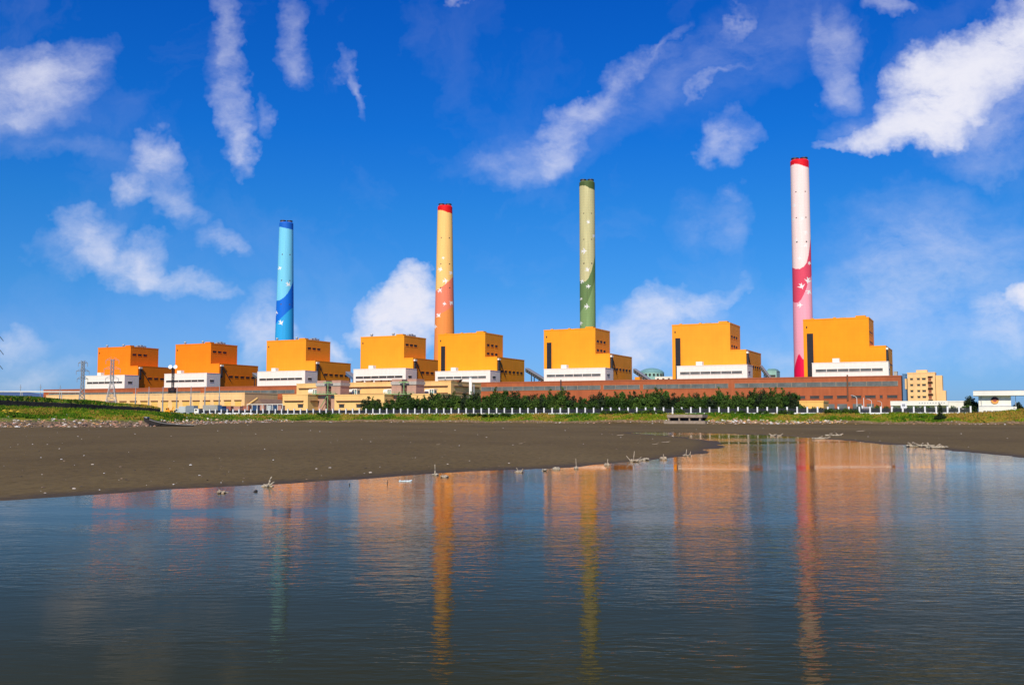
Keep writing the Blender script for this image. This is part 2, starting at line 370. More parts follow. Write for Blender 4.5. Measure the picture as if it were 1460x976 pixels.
def height(x, y):
    x = np.asarray(x, float); y = np.asarray(y, float)
    s = sdf_water(x, y)+fbm(x*.35, y*.35, 3)*0.7*np.clip(np.abs(y)/40, .3, 2.0)
    mud = np.where(s > 0, 0.10*(1-np.exp(-s/5))+0.0024*np.clip(s, 0, 170), 0.03*s)
    mud = np.minimum(mud, Z_TOE+.1)+np.where(s > 0, fbm(x*.12, y*.05, 4)*.05*np.clip(s/8, 0, 1), 0)
    mud = np.maximum(mud, -1.5)
    ysafe = np.maximum(y, 1.0); a = x/ysafe
    Yt = np.interp(a, TOE_T[:, 0], TOE_T[:, 1]); Yc = np.interp(a, TOE_T[:, 0], TOE_T[:, 2]); zc = np.interp(a, TOE_T[:, 0], TOE_T[:, 3])
    t = (ysafe-Yt+fbm(x*.15, y*.15, 3)*2.0)/(Yc-Yt); t = np.clip(t, 0, 1)
    p = t*(1.35-.35*t)
    b = np.where(t > 0, np.maximum(mud, 0.25)*(1-p)+zc*p, mud)
    b = b+np.where(t > 0, fbm(x*.5, y*.5, 3)*.22*np.clip(t*4, 0, 1)*np.clip((1.02-t)*6, 0.15, 1), 0)
    # land behind and beside the camera
    back = np.clip((-y-4)/8, 0, 1)*2.2
    return np.where(y > 1, b, np.maximum(mud, -1.5+back*1.3))
def h1(x, y): return float(height(np.array([x]), np.array([y]))[0])

def build_ground():
    ang = np.concatenate([np.linspace(-180, -44, 34, endpoint=False), np.linspace(-44, 44, 900), np.linspace(44, 180, 35)[1:-1]])
    ang = np.radians(ang)
    rad = np.concatenate([[1.0], np.geomspace(2, 160, 240), np.geomspace(160, 420, 190)[1:], np.geomspace(420, 9000, 40)[1:]])
    A, R = np.meshgrid(ang, rad, indexing='ij')
    X = np.sin(A)*R; Y = np.cos(A)*R; H = height(X, Y)
    na, nr = A.shape
    co = np.stack([X, Y, H], -1).reshape(-1, 3)
    i = np.arange(na); j = np.arange(nr-1); I, J = np.meshgrid(i, j, indexing='ij'); I2 = (I+1) % na
    f = np.stack([I*nr+J, I*nr+J+1, I2*nr+J+1, I2*nr+J], -1).reshape(-1, 4)
    me = bpy.data.meshes.new('ground')
    me.vertices.add(len(co)+1); me.vertices.foreach_set('co', np.vstack([co, [[0, 0, -1.0]]]).ravel())
    fan = np.stack([i*nr, ((i+1) % na)*nr, np.full(na, len(co))], -1)
    nl = f.size+fan.size
    me.loops.add(nl); me.loops.foreach_set('vertex_index', np.concatenate([f.ravel(), fan.ravel()]).astype(np.int32))
    me.polygons.add(len(f)+len(fan))
    me.polygons.foreach_set('loop_start', np.concatenate([np.arange(len(f))*4, f.size+np.arange(len(fan))*3]).astype(np.int32))
    me.update(calc_edges=True); me.validate()
    me.polygons.foreach_set('use_smooth', [True]*len(me.polygons))
    # how far up the bank each point lies (0 mud, 1 crest) drives mud / rubble / grass
    ys = np.maximum(Y, 1); a = X/ys
    Yt = np.interp(a, TOE_T[:, 0], TOE_T[:, 1]); Yc = np.interp(a, TOE_T[:, 0], TOE_T[:, 2])
    t = (ys-Yt)/(Yc-Yt); t = np.where(Y > 1, t, -1)
    att = me.attributes.new('bank', 'FLOAT', 'POINT'); att.data.foreach_set('value', np.append(np.clip(t, -1, 3).ravel(), -1).astype(np.float32))
    s = sdf_water(X, Y); att = me.attributes.new('shore', 'FLOAT', 'POINT'); att.data.foreach_set('value', np.append(np.clip(s, -5, 60).ravel(), -1).astype(np.float32))
    m, N, L, P = new_mat('mud_and_grass_ground'); me.materials.append(m)
    P.inputs['Specular IOR Level'].default_value = 0.12; P.inputs['Roughness'].default_value = 0.75
    tc = N.new('ShaderNodeTexCoord')
    def nz(scale, det=6, sc=(1, 1, 1), rough=.6):
        mp = N.new('ShaderNodeMapping'); mp.inputs['Scale'].default_value = sc; L.new(tc.outputs['Object'], mp.inputs['Vector'])
        n = N.new('ShaderNodeTexNoise'); n.inputs['Scale'].default_value = scale; n.inputs['Detail'].default_value = det; n.inputs['Roughness'].default_value = rough
        L.new(mp.outputs[0], n.inputs['Vector']); return n.outputs['Fac']
    def ramp(fac, *els):
        r = N.new('ShaderNodeValToRGB'); L.new(fac, r.inputs[0]); c = r.color_ramp
        c.elements[0].position = els[0][0]; c.elements[0].color = (*els[0][1], 1); c.elements[1].position = els[-1][0]; c.elements[1].color = (*els[-1][1], 1)
        for p, q in els[1:-1]: e = c.elements.new(p); e.color = (*q, 1)
        return r.outputs[0]
    def mix(f, a_, b_, bt='MIX'):
        x = N.new('ShaderNodeMix'); x.data_type = 'RGBA'; x.blend_type = bt
        if isinstance(f, float): x.inputs[0].default_value = f
        else: L.new(f, x.inputs[0])
        L.new(a_, x.inputs[6]); L.new(b_, x.inputs[7]); return x.outputs[2]
    mud = ramp(nz(.05, 8, (1, .5, 1)), (.28, (.096, .065, .022)), (.5, (.128, .089, .032)), (.72, (.156, .112, .044)))
    fine = ramp(nz(3.5, 8, (1, .5, 1), .7), (.3, (.62, .60, .58)), (.5, (1, 1, 1)), (.72, (1.32, 1.3, 1.25)))
    mud = mix(1.0, mud, fine, 'MULTIPLY')
    rub = ramp(nz(1.8, 8, (1, .35, 1), .75), (.3, (.07, .045, .02)), (.48, (.17, .11, .055)), (.6, (.30, .20, .12)), (.78, (.50, .38, .27)))
    grass = ramp(nz(.35, 8, (1, .6, 1), .7), (.3, (.03, .07, .004)), (.45, (.085, .15, .008)), (.55, (.19, .19, .015)), (.7, (.30, .19, .035)))
    bk = N.new('ShaderNodeAttribute'); bk.attribute_name = 'bank'
    def mr(v, a0, a1):
        r = N.new('ShaderNodeMapRange'); L.new(v, r.inputs['Value']); r.inputs['From Min'].default_value = a0; r.inputs['From Max'].default_value = a1; return r.outputs[0]
    def mth(op, a_, b_):
        q = N.new('ShaderNodeMath'); q.operation = op
        for i_, w in enumerate((a_, b_)):
            if isinstance(w, float): q.inputs[i_].default_value = w
            else: L.new(w, q.inputs[i_])
        return q.outputs[0]
    jit = mth('MULTIPLY', mth('SUBTRACT', nz(.6, 6), .5), .35); bj = mth('ADD', bk.outputs['Fac'], jit)
    c = mix(mr(bj, .0, .04), mud, rub); c = mix(mr(bj, .16, .26), c, grass)
    # wet margin beside the water is darker and glossier
    sh = N.new('ShaderNodeAttribute'); sh.attribute_name = 'shore'
    wet = mr(mth('ADD', sh.outputs['Fac'], mth('MULTIPLY', mth('SUBTRACT', nz(.5, 4), .5), 3.0)), 2.2, .3)
    dk = N.new('ShaderNodeRGB'); dk.outputs[0].default_value = (.6, .58, .56, 1)
    c = mix(wet, c, mix(1.0, c, dk.outputs[0], 'MULTIPLY'))
    L.new(c, P.inputs['Base Color'])
    rr = N.new('ShaderNodeMapRange'); L.new(wet, rr.inputs['Value']); rr.inputs['To Min'].default_value = .85; rr.inputs['To Max'].default_value = .62; L.new(rr.outputs[0], P.inputs['Roughness'])
    b = N.new('ShaderNodeBump'); b.inputs['Strength'].default_value = .5; b.inputs['Distance'].default_value = .05
    L.new(nz(5, 8, (1, 1, 1), .7), b.inputs['Height']); L.new(b.outputs[0], P.inputs['Normal'])
    o = bpy.data.objects.new('ground', me); COL.objects.link(o); tag(o, kind='structure')
build_ground()

def build_water():
    m, N, L, P = new_mat('estuary_water')
    P.inputs['Base Color'].default_value = (.034, .033, .009, 1); P.inputs['Roughness'].default_value = .8; P.inputs['Specular IOR Level'].default_value = 0
    tc = N.new('ShaderNodeTexCoord')
    def nz(scale, det, sc, rot=0, rough=.55, dist=0.):
        mp = N.new('ShaderNodeMapping'); mp.inputs['Scale'].default_value = sc; mp.inputs['Rotation'].default_value = (0, 0, D2R(rot)); L.new(tc.outputs['Object'], mp.inputs['Vector'])
        n = N.new('ShaderNodeTexNoise'); n.inputs['Scale'].default_value = scale; n.inputs['Detail'].default_value = det; n.inputs['Roughness'].default_value = rough; n.inputs['Distortion'].default_value = dist
        L.new(mp.outputs[0], n.inputs['Vector']); return n.outputs['Fac']
    def mth(op, a_, b_):
        q = N.new('ShaderNodeMath'); q.operation = op
        for i_, w in enumerate((a_, b_)):
            if isinstance(w, float): q.inputs[i_].default_value = w
            else: L.new(w, q.inputs[i_])
        return q.outputs[0]
    rip = nz(7.5, 3, (.42, 1.0, 1), 6, .5, .3)        # short ripples, crests across the view
    rip2 = nz(2.4, 3, (.45, 1.0, 1), -12, .5, .4)
    patch = nz(.045, 4, (.35, 1, 1), 4, .6)
    pr = N.new('ShaderNodeMapRange'); L.new(patch, pr.inputs['Value']); pr.inputs['From Min'].default_value = .40; pr.inputs['From Max'].default_value = .62
    pr.inputs['To Min'].default_value = .12; pr.inputs['To Max'].default_value = 1.35
    hsum = mth('ADD', mth('MULTIPLY', rip, .75), mth('MULTIPLY', rip2, 1.0))
    hsum = mth('MULTIPLY', hsum, pr.outputs[0])
    sx = N.new('ShaderNodeSeparateXYZ'); L.new(tc.outputs['Object'], sx.inputs[0])      # sheltered, calmer water towards the mud flat
    cm = N.new('ShaderNodeMapRange'); L.new(sx.outputs['Y'], cm.inputs['Value']); cm.inputs['From Min'].default_value = 9; cm.inputs['From Max'].default_value = 34
    cm.inputs['To Min'].default_value = 1.15; cm.inputs['To Max'].default_value = .42; hsum = mth('MULTIPLY', hsum, cm.outputs[0])
    b = N.new('ShaderNodeBump'); b.inputs['Strength'].default_value = WATER_BUMP[0]; b.inputs['Distance'].default_value = WATER_BUMP[1]
    L.new(hsum, b.inputs['Height']); gl = N.new('ShaderNodeBsdfGlossy'); gl.inputs['Roughness'].default_value = .04; gl.inputs['Color'].default_value = (1.0, .84, .70, 1); L.new(b.outputs[0], gl.inputs['Normal'])
    fr = N.new('ShaderNodeFresnel'); fr.inputs['IOR'].default_value = 1.33; L.new(b.outputs[0], fr.inputs['Normal'])
    fac = mth('MINIMUM', mth('MULTIPLY', mth('POWER', fr.outputs[0], 2.2), 1.5), 1.0); mx = N.new('ShaderNodeMixShader'); L.new(fac, mx.inputs[0]); L.new(P.outputs[0], mx.inputs[1]); L.new(gl.outputs[0], mx.inputs[2])
    L.new(mx.outputs[0], [n_ for n_ in N if n_.type == 'OUTPUT_MATERIAL'][0].inputs[0])
    S = 9000
    me = bpy.data.meshes.new('water'); me.from_pydata([(-S,-S,0),(S,-S,0),(S,S,0),(-S,S,0)], [], [(0,1,2,3)]); me.materials.append(m)
    o = bpy.data.objects.new('water', me); COL.objects.link(o); tag(o, kind='structure')
WATER_BUMP = (1.0, .021)
build_water()

# ---------------------------------------------------------------- left embankment with its black stone wall
WALLPX = [(-260,197),(-120,220),(0,243),(60,250),(100,254),(150,262),(190,267),(215,270),(229,272)]
def wall_z(px, Y, which):
    ys = {'bot': ([-260,0,60,100,150,215,229], [569,578.5,581,582,584,587.5,588.5]), 'top': ([-260,0,60,100,150,215,229], [555,570.5,573,575,577.8,581.5,583.5]),
          'crest': ([-260,0,40,60,100,130,150,190,215,229], [550,563,564,565.5,569.5,570.5,572.5,576,578.5,583])}[which]
    return CAM_H+ray(px, np.interp(px, *ys))[1]*Y
def build_dike():
    w = MB(); g = MB(); pw = []; pg = []
    pxs = np.concatenate([np.linspace(-260, 0, 14, endpoint=False), np.linspace(0, 229, 60)])
    for px in pxs:
        Y = float(np.interp(px, [p[0] for p in WALLPX], [p[1] for p in WALLPX])); a = ray(px, 578)[0]
        dx, dy = a, 1.0; q = math.hypot(dx, dy); dx /= q; dy /= q
        zb = wall_z(px, Y, 'bot')-1.2; zt = wall_z(px, Y, 'top'); zc = wall_z(px, Y+6, 'crest')
        x0 = a*Y; j = random.uniform(-.12, .12)
        pw.append([(x0, Y, zb), (x0+dx*.15, Y+dy*.15, zt+j), (x0+dx*1.6, Y+dy*1.6, zt+j+.1), (x0+dx*1.6, Y+dy*1.6, zb)])
        prof = [(.9, zt-.15), (2.0, zt+.35+j*2), (4, (zt+zc)/2+.2+j*2), (6.5, zc-.25+j), (9, zc-.5), (18, zc-1.6), (34, 2.6)]
        pg.append([(x0+dx*s_, Y+dy*s_, z_+random.uniform(-.1, .1)) for s_, z_ in prof])
    for P_, M_, n in ((pw, w, 4), (pg, g, 7)):
        M_.v = [p for r in P_ for p in r]
        for i in range(len(P_)-1):
            for k in range(n if n == 4 else n-1):
                M_.f.append((i*n+k, (i+1)*n+k, (i+1)*n+(k+1) % n, i*n+(k+1) % n))
        e = len(P_)-1
        M_.f.append(tuple(e*n+k for k in range(n))); M_.m = [0]*len(M_.f)
    o = w.build('retaining_wall', BLACKST); tag(o, 'long black stone retaining wall under the grassy embankment at the left', 'wall')
    gm = mat('embankment_grass', (.10, .15, .012), .9, .35, .35, dirt=(.17, .13, .02), bump=.6, bscale=1.5)
    o = g.build('embankment', gm, smooth=True); tag(o, kind='structure')
build_dike()

# ---------------------------------------------------------------- grass tufts, rubble: stuff
def samples_bank(n, tlo, thi, pxlo, pxhi):
    out = []
    a0 = ray(pxlo, 600)[0]; a1 = ray(pxhi, 600)[0]
    a = RNG.uniform(a0, a1, n); t = RNG.uniform(tlo, thi, n)
    Yt = np.interp(a, TOE_T[:, 0], TOE_T[:, 1]); Yc = np.interp(a, TOE_T[:, 0], TOE_T[:, 2])
    Y = Yt+(Yc-Yt)*t; X = a*Y
    return X, Y, height(X, Y)
def tuft_mesh(name, X, Y, H, hts, mats, mi, width=.05, blades=5):
    V = []; Fc = []; M = []
    n = len(X)
    for i in range(n):
        h = hts[i]
        for k in range(blades):
            th = random.uniform(0, 6.283); ox = random.uniform(-.18, .18); oy = random.uniform(-.18, .18); lean = random.uniform(.1, .55)*h
            w = width*random.uniform(.7, 1.5); c, s = math.cos(th), math.sin(th); b = len(V)
            x, y, z = X[i]+ox, Y[i]+oy, H[i]-.05
            V += [(x-w*c, y-w*s, z), (x+w*c, y+w*s, z), (x+w*.6*c+lean*.35*s, y+w*.6*s-lean*.35*c, z+h*.6), (x-w*.6*c+lean*.35*s, y-w*.6*s-lean*.35*c, z+h*.6), (x+lean*s, y-lean*c, z+h*random.uniform(.8, 1.1))]
            Fc += [(b, b+1, b+2, b+3), (b+3, b+2, b+4)]; M += [mi[i], mi[i]]
    me = bpy.data.meshes.new(name); me.from_pydata(V, [], Fc)
    for m_ in mats: me.materials.append(m_)
    me.polygons.foreach_set('material_index', M); me.update()
    o = bpy.data.objects.new(name, me); COL.objects.link(o); return o
GR = [mat('grass_green', (.070, .160, .007), .8, .2, .5, spec=.1), mat('grass_olive', (.17, .23, .012), .8, .2, .5, spec=.1), mat('grass_dry', (.36, .23, .04), .8, .2, .5, spec=.1), mat('grass_dark', (.022, .065, .006), .8, .2, .5, spec=.1)]
def build_grass():
    Xs = []; 
    X, Y, H = samples_bank(15000, .2, 1.02, 235, 1560)
    X2, Y2, H2 = samples_bank(7000, .30, .98, -60, 260)
    # on the embankment above the wall
    px = RNG.uniform(-60, 228, 2600); Yw = np.interp(px, [p[0] for p in WALLPX], [p[1] for p in WALLPX]); s_ = RNG.uniform(1.2, 9, 2600)
    X3 = []; Y3 = []; H3 = []
    for i in range(2600):
        a = ray(px[i], 578)[0]; q = math.hypot(a, 1); X3.append(a*Yw[i]+a/q*s_[i]); Y3.append(Yw[i]+s_[i]/q)
        zt = wall_z(px[i], Yw[i], 'top'); zc = wall_z(px[i], Yw[i]+6, 'crest'); H3.append(np.interp(s_[i], [.9, 2, 4, 6.5, 9], [zt-.1, zt+.3, (zt+zc)/2+.15, zc-.3, zc-.55]))
    X = np.concatenate([X, X2, X3]); Y = np.concatenate([Y, Y2, Y3]); H = np.concatenate([H, H2, H3])
    f = fbm(X*.09, Y*.12, 4); g = fbm(X*.4+9, Y*.4, 3)
    mi = np.where(f+.5*g > .28, 2, np.where(f+.4*g > .05, 1, np.where(f+.6*g < -.35, 3, 0)))
    mi = np.where(RNG.random(len(X)) < .18, RNG.integers(0, 4, len(X)), mi)
    X4, Y4, H4 = samples_bank(4200, .45, .86, -30, 150); a4 = (X4/Y4-ray(60, 590)[0])/.06; keep = fbm(X4*.12, Y4*.12, 3) > -.15+.35*a4*a4; X4, Y4, H4 = X4[keep], Y4[keep], H4[keep]
    nd = len(X4); X = np.concatenate([X, X4]); Y = np.concatenate([Y, Y4]); H = np.concatenate([H, H4]); mi = np.concatenate([mi, RNG.choice([1, 2, 2], nd)])
    ht = .28+.35*np.clip(fbm(X*.2, Y*.2, 3)+.5, 0, 1.2)*RNG.uniform(.6, 1.3, len(X))
    ht[-nd:] *= 1.05
    o = tuft_mesh('grass', X, Y, H, ht, GR, mi.tolist(), width=.07, blades=5)
    tag(o, 'green and straw-coloured grass covering the river bank', 'grass', kind='stuff')
build_grass()

RUB = [mat('rubble_pale', (.55, .48, .40), .9, .2, 2), mat('rubble_brown', (.22, .15, .10), .9, .3, 2), mat('rubble_pink', (.50, .27, .18), .9, .2, 2), mat('rubble_white', (.72, .70, .66), .8, .1, 2), mat('rubble_dark', (.07, .055, .045), .9, .3, 2), mat('rubble_orange', (.62, .36, .14), .9, .2, 2)]
def build_rubble():
    m = MB()
    def scat(n, tlo, thi, p0, p1, smin, smax, wts):
        X, Y, H = samples_bank(n, tlo, thi, p0, p1)
        k = RNG.choice(len(RUB), n, p=np.array(wts)/sum(wts))
        for i in range(n):
            m.rock((X[i], Y[i], H[i]+.02), smin+(smax-smin)*random.random()**3, .55, int(k[i]))
    scat(1500, -.06, .26, -60, 235, .06, .42, (2, 6, 3, .8, 5, 1))
    scat(900, -.05, .35, 235, 420, .06, .42, (4, 3, 3, 2, 1, 2))
    scat(1000, -.12, .16, 400, 1560, .05, .32, (3, 5, 3, 1.5, 3, 2))
    scat(420, .0, .32, 1000, 1200, .10, .50, (4, 1, 3, 3, 0.5, 3))
    scat(60, .25, .8, -40, 300, .10, .30, (1, 0, 1, 4, 0, 0))
    o = m.build('rubble', RUB); tag(o, 'strip of pale and brown stones and litter along the foot of the bank', 'rubble', kind='stuff')
    m = MB()   # bits of shell and litter strewn over the mud
    n = 0; tries = 0
    while n < 420 and tries < 60000:
        tries += 1
        px = random.uniform(-40, 1500); py = 604+random.random()**1.3*112
        x, y = ground_pt(px, py, .2)
        if y < 15 or y > 260: continue
        z = h1(x, y)
        if z < .02 or y > np.interp(x/y, TOE_T[:, 0], TOE_T[:, 1]): continue
        r = random.choice((.012, .018, .025, .04, .06))*max(1, (y/70)**.8)
        m.rock((x, y, z+r*.2), r, .5, random.choice((0, 1, 1, 3, 4, 4, 0))); n += 1
    o = m.build('shell_litter', RUB); tag(o, 'small shells and pebbles strewn over the brown mud flat', 'litter', kind='stuff')
build_rubble()

# ================================================================ the power plant (row frame: local x = u, local y = v)
ROT = -TH
G0 = 3.2                                      # level of the plant yard
def rowthing(name, u, v, z=G0):
    x, y = world(u, v); return empty(name, (x, y, z), ROT)

VB = 869.0; VA = 847.0; VH = 779.0
ZT_A = np.mean([Z(186, 493, VB), Z(300.5, 488.5, VB), Z(436, 484, VB), Z(576, 478, VB)])
ZT_B = np.mean([Z(691.7, 473.5, VB), Z(849, 467, VB), Z(1041.5, 459.5, VB), Z(1240, 451.5, VB)])
ZL_A = np.mean([Z(197, 520.8, VB), Z(313, 518.0, VB), Z(449.5, 513.5, VB), Z(589, 510, VB)])
ZL_B = np.mean([Z(708.6, 508.5, VB), Z(869.5, 503.5, VB), Z(1064, 497, VB), Z(1263.5, 492.5, VB)])
ZX_A = np.mean([Z(178, 534, VA), Z(295, 531.4, VA), Z(435, 527.3, VA), Z(578.6, 524.3, VA)])
ZX_B = np.mean([Z(699, 527.3, VA), Z(863, 524, VA), Z(1065.5, 519.3, VA), Z(1267, 514.2, VA)])
UNITS = [  # tall front px0, px1, lower px, annex px0, px1, colour, type, labels
 (139.4, 186.0, 197.0, 122.0, 178.0, (.86, .215, .003), 'A', 'first orange boiler house from the left, behind the two lattice pylons', 'leftmost white annex, behind the lattice pylon, with a grey side wall'),
 (250.0, 300.5, 313.0, 234.5, 295.0, (.88, .222, .003), 'A', 'second orange boiler house from the left, plain front over a white annex', 'white annex behind the floodlight mast, second from the left'),
 (380.0, 436.0, 449.5, 367.0, 435.0, (.90,   .315, .014), 'A', 'orange boiler house in front of the blue chimney', 'white annex in front of the boiler house below the blue chimney'),
 (514.0, 576.0, 589.0, 504.0, 578.5, (.90, .335, .014), 'A', 'orange boiler house left of the orange chimney with grey roof fans', 'white annex left of the orange chimney above the cream yard buildings'),
 (624.6, 691.7, 708.6, 620.5, 699.0, (.90, .34, .010), 'B', 'orange boiler house standing just right of the orange chimney foot', 'white annex just right of the orange chimney above the small white flue'),
 (775.5, 849.0, 869.5, 775.5, 863.0, (.90, .34, .012), 'B', 'orange boiler house in front of the green chimney', 'white annex in front of the boiler house below the green chimney'),
 (958.5, 1041.5, 1064.0, 965.0, 1065.5, (.90, .345, .018), 'B', 'orange boiler house between the green and the pink chimney with teal domes at its left', 'white annex of the boiler house between green and pink chimneys'),
 (1146.0, 1240.0, 1263.5, 1158.0, 1267.0, (.90, .32, .005), 'B', 'orange boiler house at the right end, beside the pink chimney', 'white annex at the right end of the row, beside the pink chimney'),
]
def boiler_house(i, spec):
    p0, p1, p2, a0, a1, col, typ, lab, alab = spec
    m = panel_mat('orange_cladding_%d' % i, col, tuple(c*.985 for c in col), panel=(9, 4.5), line=.035, streak=.06, var=.05)
    u0, u1, u2 = U(p0, VB, 510), U(p1, VB, 510), U(p2, VB, 515)
    zt = (ZT_A if typ == 'A' else ZT_B)-G0; zl = (ZL_A if typ == 'A' else ZL_B)-G0
    w1 = u1-u0; w2 = u2-u0; Dt = 44 if typ == 'A' else 40; Dl = 66 if typ == 'A' else 64
    t = rowthing('boiler_house', u0, VB); tag(t, lab, 'power plant building', 'orange boiler houses in a row')
    b = MB(); b.box(0, w1, 0, Dt, -.5, zt-1.2); b.box(w1, w2, 0, Dl, -.5, zl-.8); b.box(8, w1, Dt, Dl, -.5, zl-.8)
    b.build('wall', m, t)
    # parapets: low rims, the front one stepping up at the right as in the photo
    r = MB(); r.box(-.15, w1+.15, -.15, .5, zt-1.2, zt); r.box(-.15, .5, .5, Dt+.15, zt-1.2, zt); r.box(w1-.5, w1+.15, .5, Dt+.15, zt-1.2, zt); r.box(.5, w1-.5, Dt-.5, Dt+.15, zt-1.2, zt)
    r.box(w1*.80, w1*.95, 1.5, 8, zt-1.2, zt+1.5)
    r.build('parapet', m, t)
    r = MB(); r.box(w1+.16, w2+.15, -.15, .5, zl-.8, zl); r.box(w2-.5, w2+.15, .5, Dl+.15, zl-.8, zl)
    r.build('parapet', m, t)
    MB().box(.5, w1-.5, .5, Dt-.5, zt-1.2, zt-1.0).build('roof', ROOFG, t)
    def sidewin(v0, v1, z0, z1, xw):
        f = MB(); f.box(xw, xw+.25, v0-.25, v1+.25, z1, z1+.3).box(xw, xw+.25, v0-.25, v1+.25, z0-.3, z0); q = f.build('window', m, t)
        MB().box(xw+.0, xw+.12, v0, v1, z0, z1).build('pane', DARK, q)
    if typ == 'A':
        for k in range(3): v0 = 3+k*8.4; sidewin(v0, v0+5.4, zt-10.6, zt-8.4, w1)
        for k in range(5): v0 = 16+k*9.6; sidewin(v0, v0+6.0, zl-15.4, zl-13.2, w2)
        # grey fans on the roof
        fan = [(w1*.22, 3), (w1*.72, 3)]
        for fx, fy in fan:
            q = MB().tube((fx, fy, zt-1.0), (fx, fy, zt+1.8), 1.1, n=12).build('roof_fan', GREYMET, t)
            MB().tube((fx, fy, zt+1.8), (fx, fy, zt+3.0), 1.7, 1.2, n=12).build('cowl', STEEL, q)
        for k in range(3):
            MB().box(w1-4.5, w1-1.5, 12+k*5, 15.6+k*5, zt-1.0, zt+2.0+.7*(k == 1)).build('roof_plant_box', STEEL, t)
    else:
        for rr, zz in ((0, 12.2), (1, 20.6)):
            for k in range(3): v0 = 4+k*9; sidewin(v0, v0+5, zt-zz-1.2, zt-zz+1.2, w1)
        for k in range(6): v0 = 8+k*9.2; sidewin(v0, v0+5.0, zl-15.2, zl-12.8, w2)
        sx0 = U([628.6, 780, 964, 1152.5][i-4], VB)-u0; sx1 = U([634.6, 786.7, 971.3, 1161.5][i-4], VB)-u0
        ztop = zt-12.3
        q = MB(); q.box(sx0-.4, sx0, -.35, 0, 2, ztop+.4).box(sx1, sx1+.4, -.35, 0, 2, ztop+.4).box(sx0, sx1, -.35, 0, ztop, ztop+.4)
        fr = q.build('window', m, t); MB().box(sx0, sx1, -.2, -.02, 2, ztop).build('louvre', DARK, fr)
        for k in range(3):
            x0 = w1*(.12+.34*k); MB().box(x0, x0+2.2, 2, 4, zt-1.0, zt+.9).build('roof_plant_box', m, t)
        MB().box(w1*.55, w1*.55+5, 6, 9, zt-1.0, zt+1.0).build('roof_plant_box', GREYMET, t)
    # lamp / camera near the upper left corner
    MB().box(2.5, 3.4, -.6, 0, zt-7.4, zt-6.0).build('floodlight', DARKSTEEL, t)
    # duct at the lower block's near corner; dark bar stands for its slanting shadow
    q = MB(); q.box(w2+.02, w2+1.3, 2.0, 4.0, zl-16, zl-3.4); d = q.build('duct', DARKSTEEL, t)
    MB().box(w2+.0, w2+1.6, 1.2, 5.4, zl-3.4, zl-1.6).build('duct_hood', WHITE, d)
    q = MB().tube((w2+1.0, 4.2, zl-4), (w2+.6, 18, zl-19), .45, n=6).build('duct_shadow', DARKSTEEL, t)
    # ---- annex
    zx = (ZX_A if typ == 'A' else ZX_B)-G0
    b0, b1 = U(a0, VA, 530), U(a1, VA, 530); W = b1-b0; Dx = VB-VA-.5
    if i > 6: Dx = 12
    t = rowthing('white_annex', b0, VA); tag(t, alab, 'annex', 'white annexes before the boiler houses')
    MB().box(0, W, 0, Dx, -.5, zx-.5).build('wall', WHITE, t)
    MB().box(-.2, W+.2, -.2, Dx, zx-.5, zx).build('roof_edge', WHITE, t)
    MB().box(W*.27, W*.36, 2, 7, zx, zx+3.4).build('roof_hatch', WHITE, t)
    # ribbon window
    fx0, fx1 = W*.045, W*.945 if typ == 'A' else W*.93
    z1 = zx-(7.5 if typ == 'A' else 5.4); z0 = z1-2.3
    fr = MB(); fr.box(fx0-.3, fx1+.3, -.3, 0, z1, z1+.3).box(fx0-.3, fx1+.3, -.3, 0, z0-.3, z0)
    nm = 6
    for k in range(nm+1):
        xx = fx0+(fx1-fx0)*k/nm; fr.box(xx-.2, xx+.2, -.28, 0, z0, z1)
    fw = fr.build('window', WHITE, t)
    MB().box(fx0, fx1, -.15, -.02, z0, z1).build('pane', GREYGLASS if typ == 'B' else GLASS, fw)
    fw = MB().box(W, W+.25, 4.6, 11.4, z1, z1+.3).box(W, W+.25, 4.6, 11.4, z0-.4, z0-.1).build('window', WHITE, t)
    MB().box(W, W+.15, 5, 11, z0-.1, z1).build('pane', GLASS, fw)
for i, s in enumerate(UNITS): boiler_house(i, s)

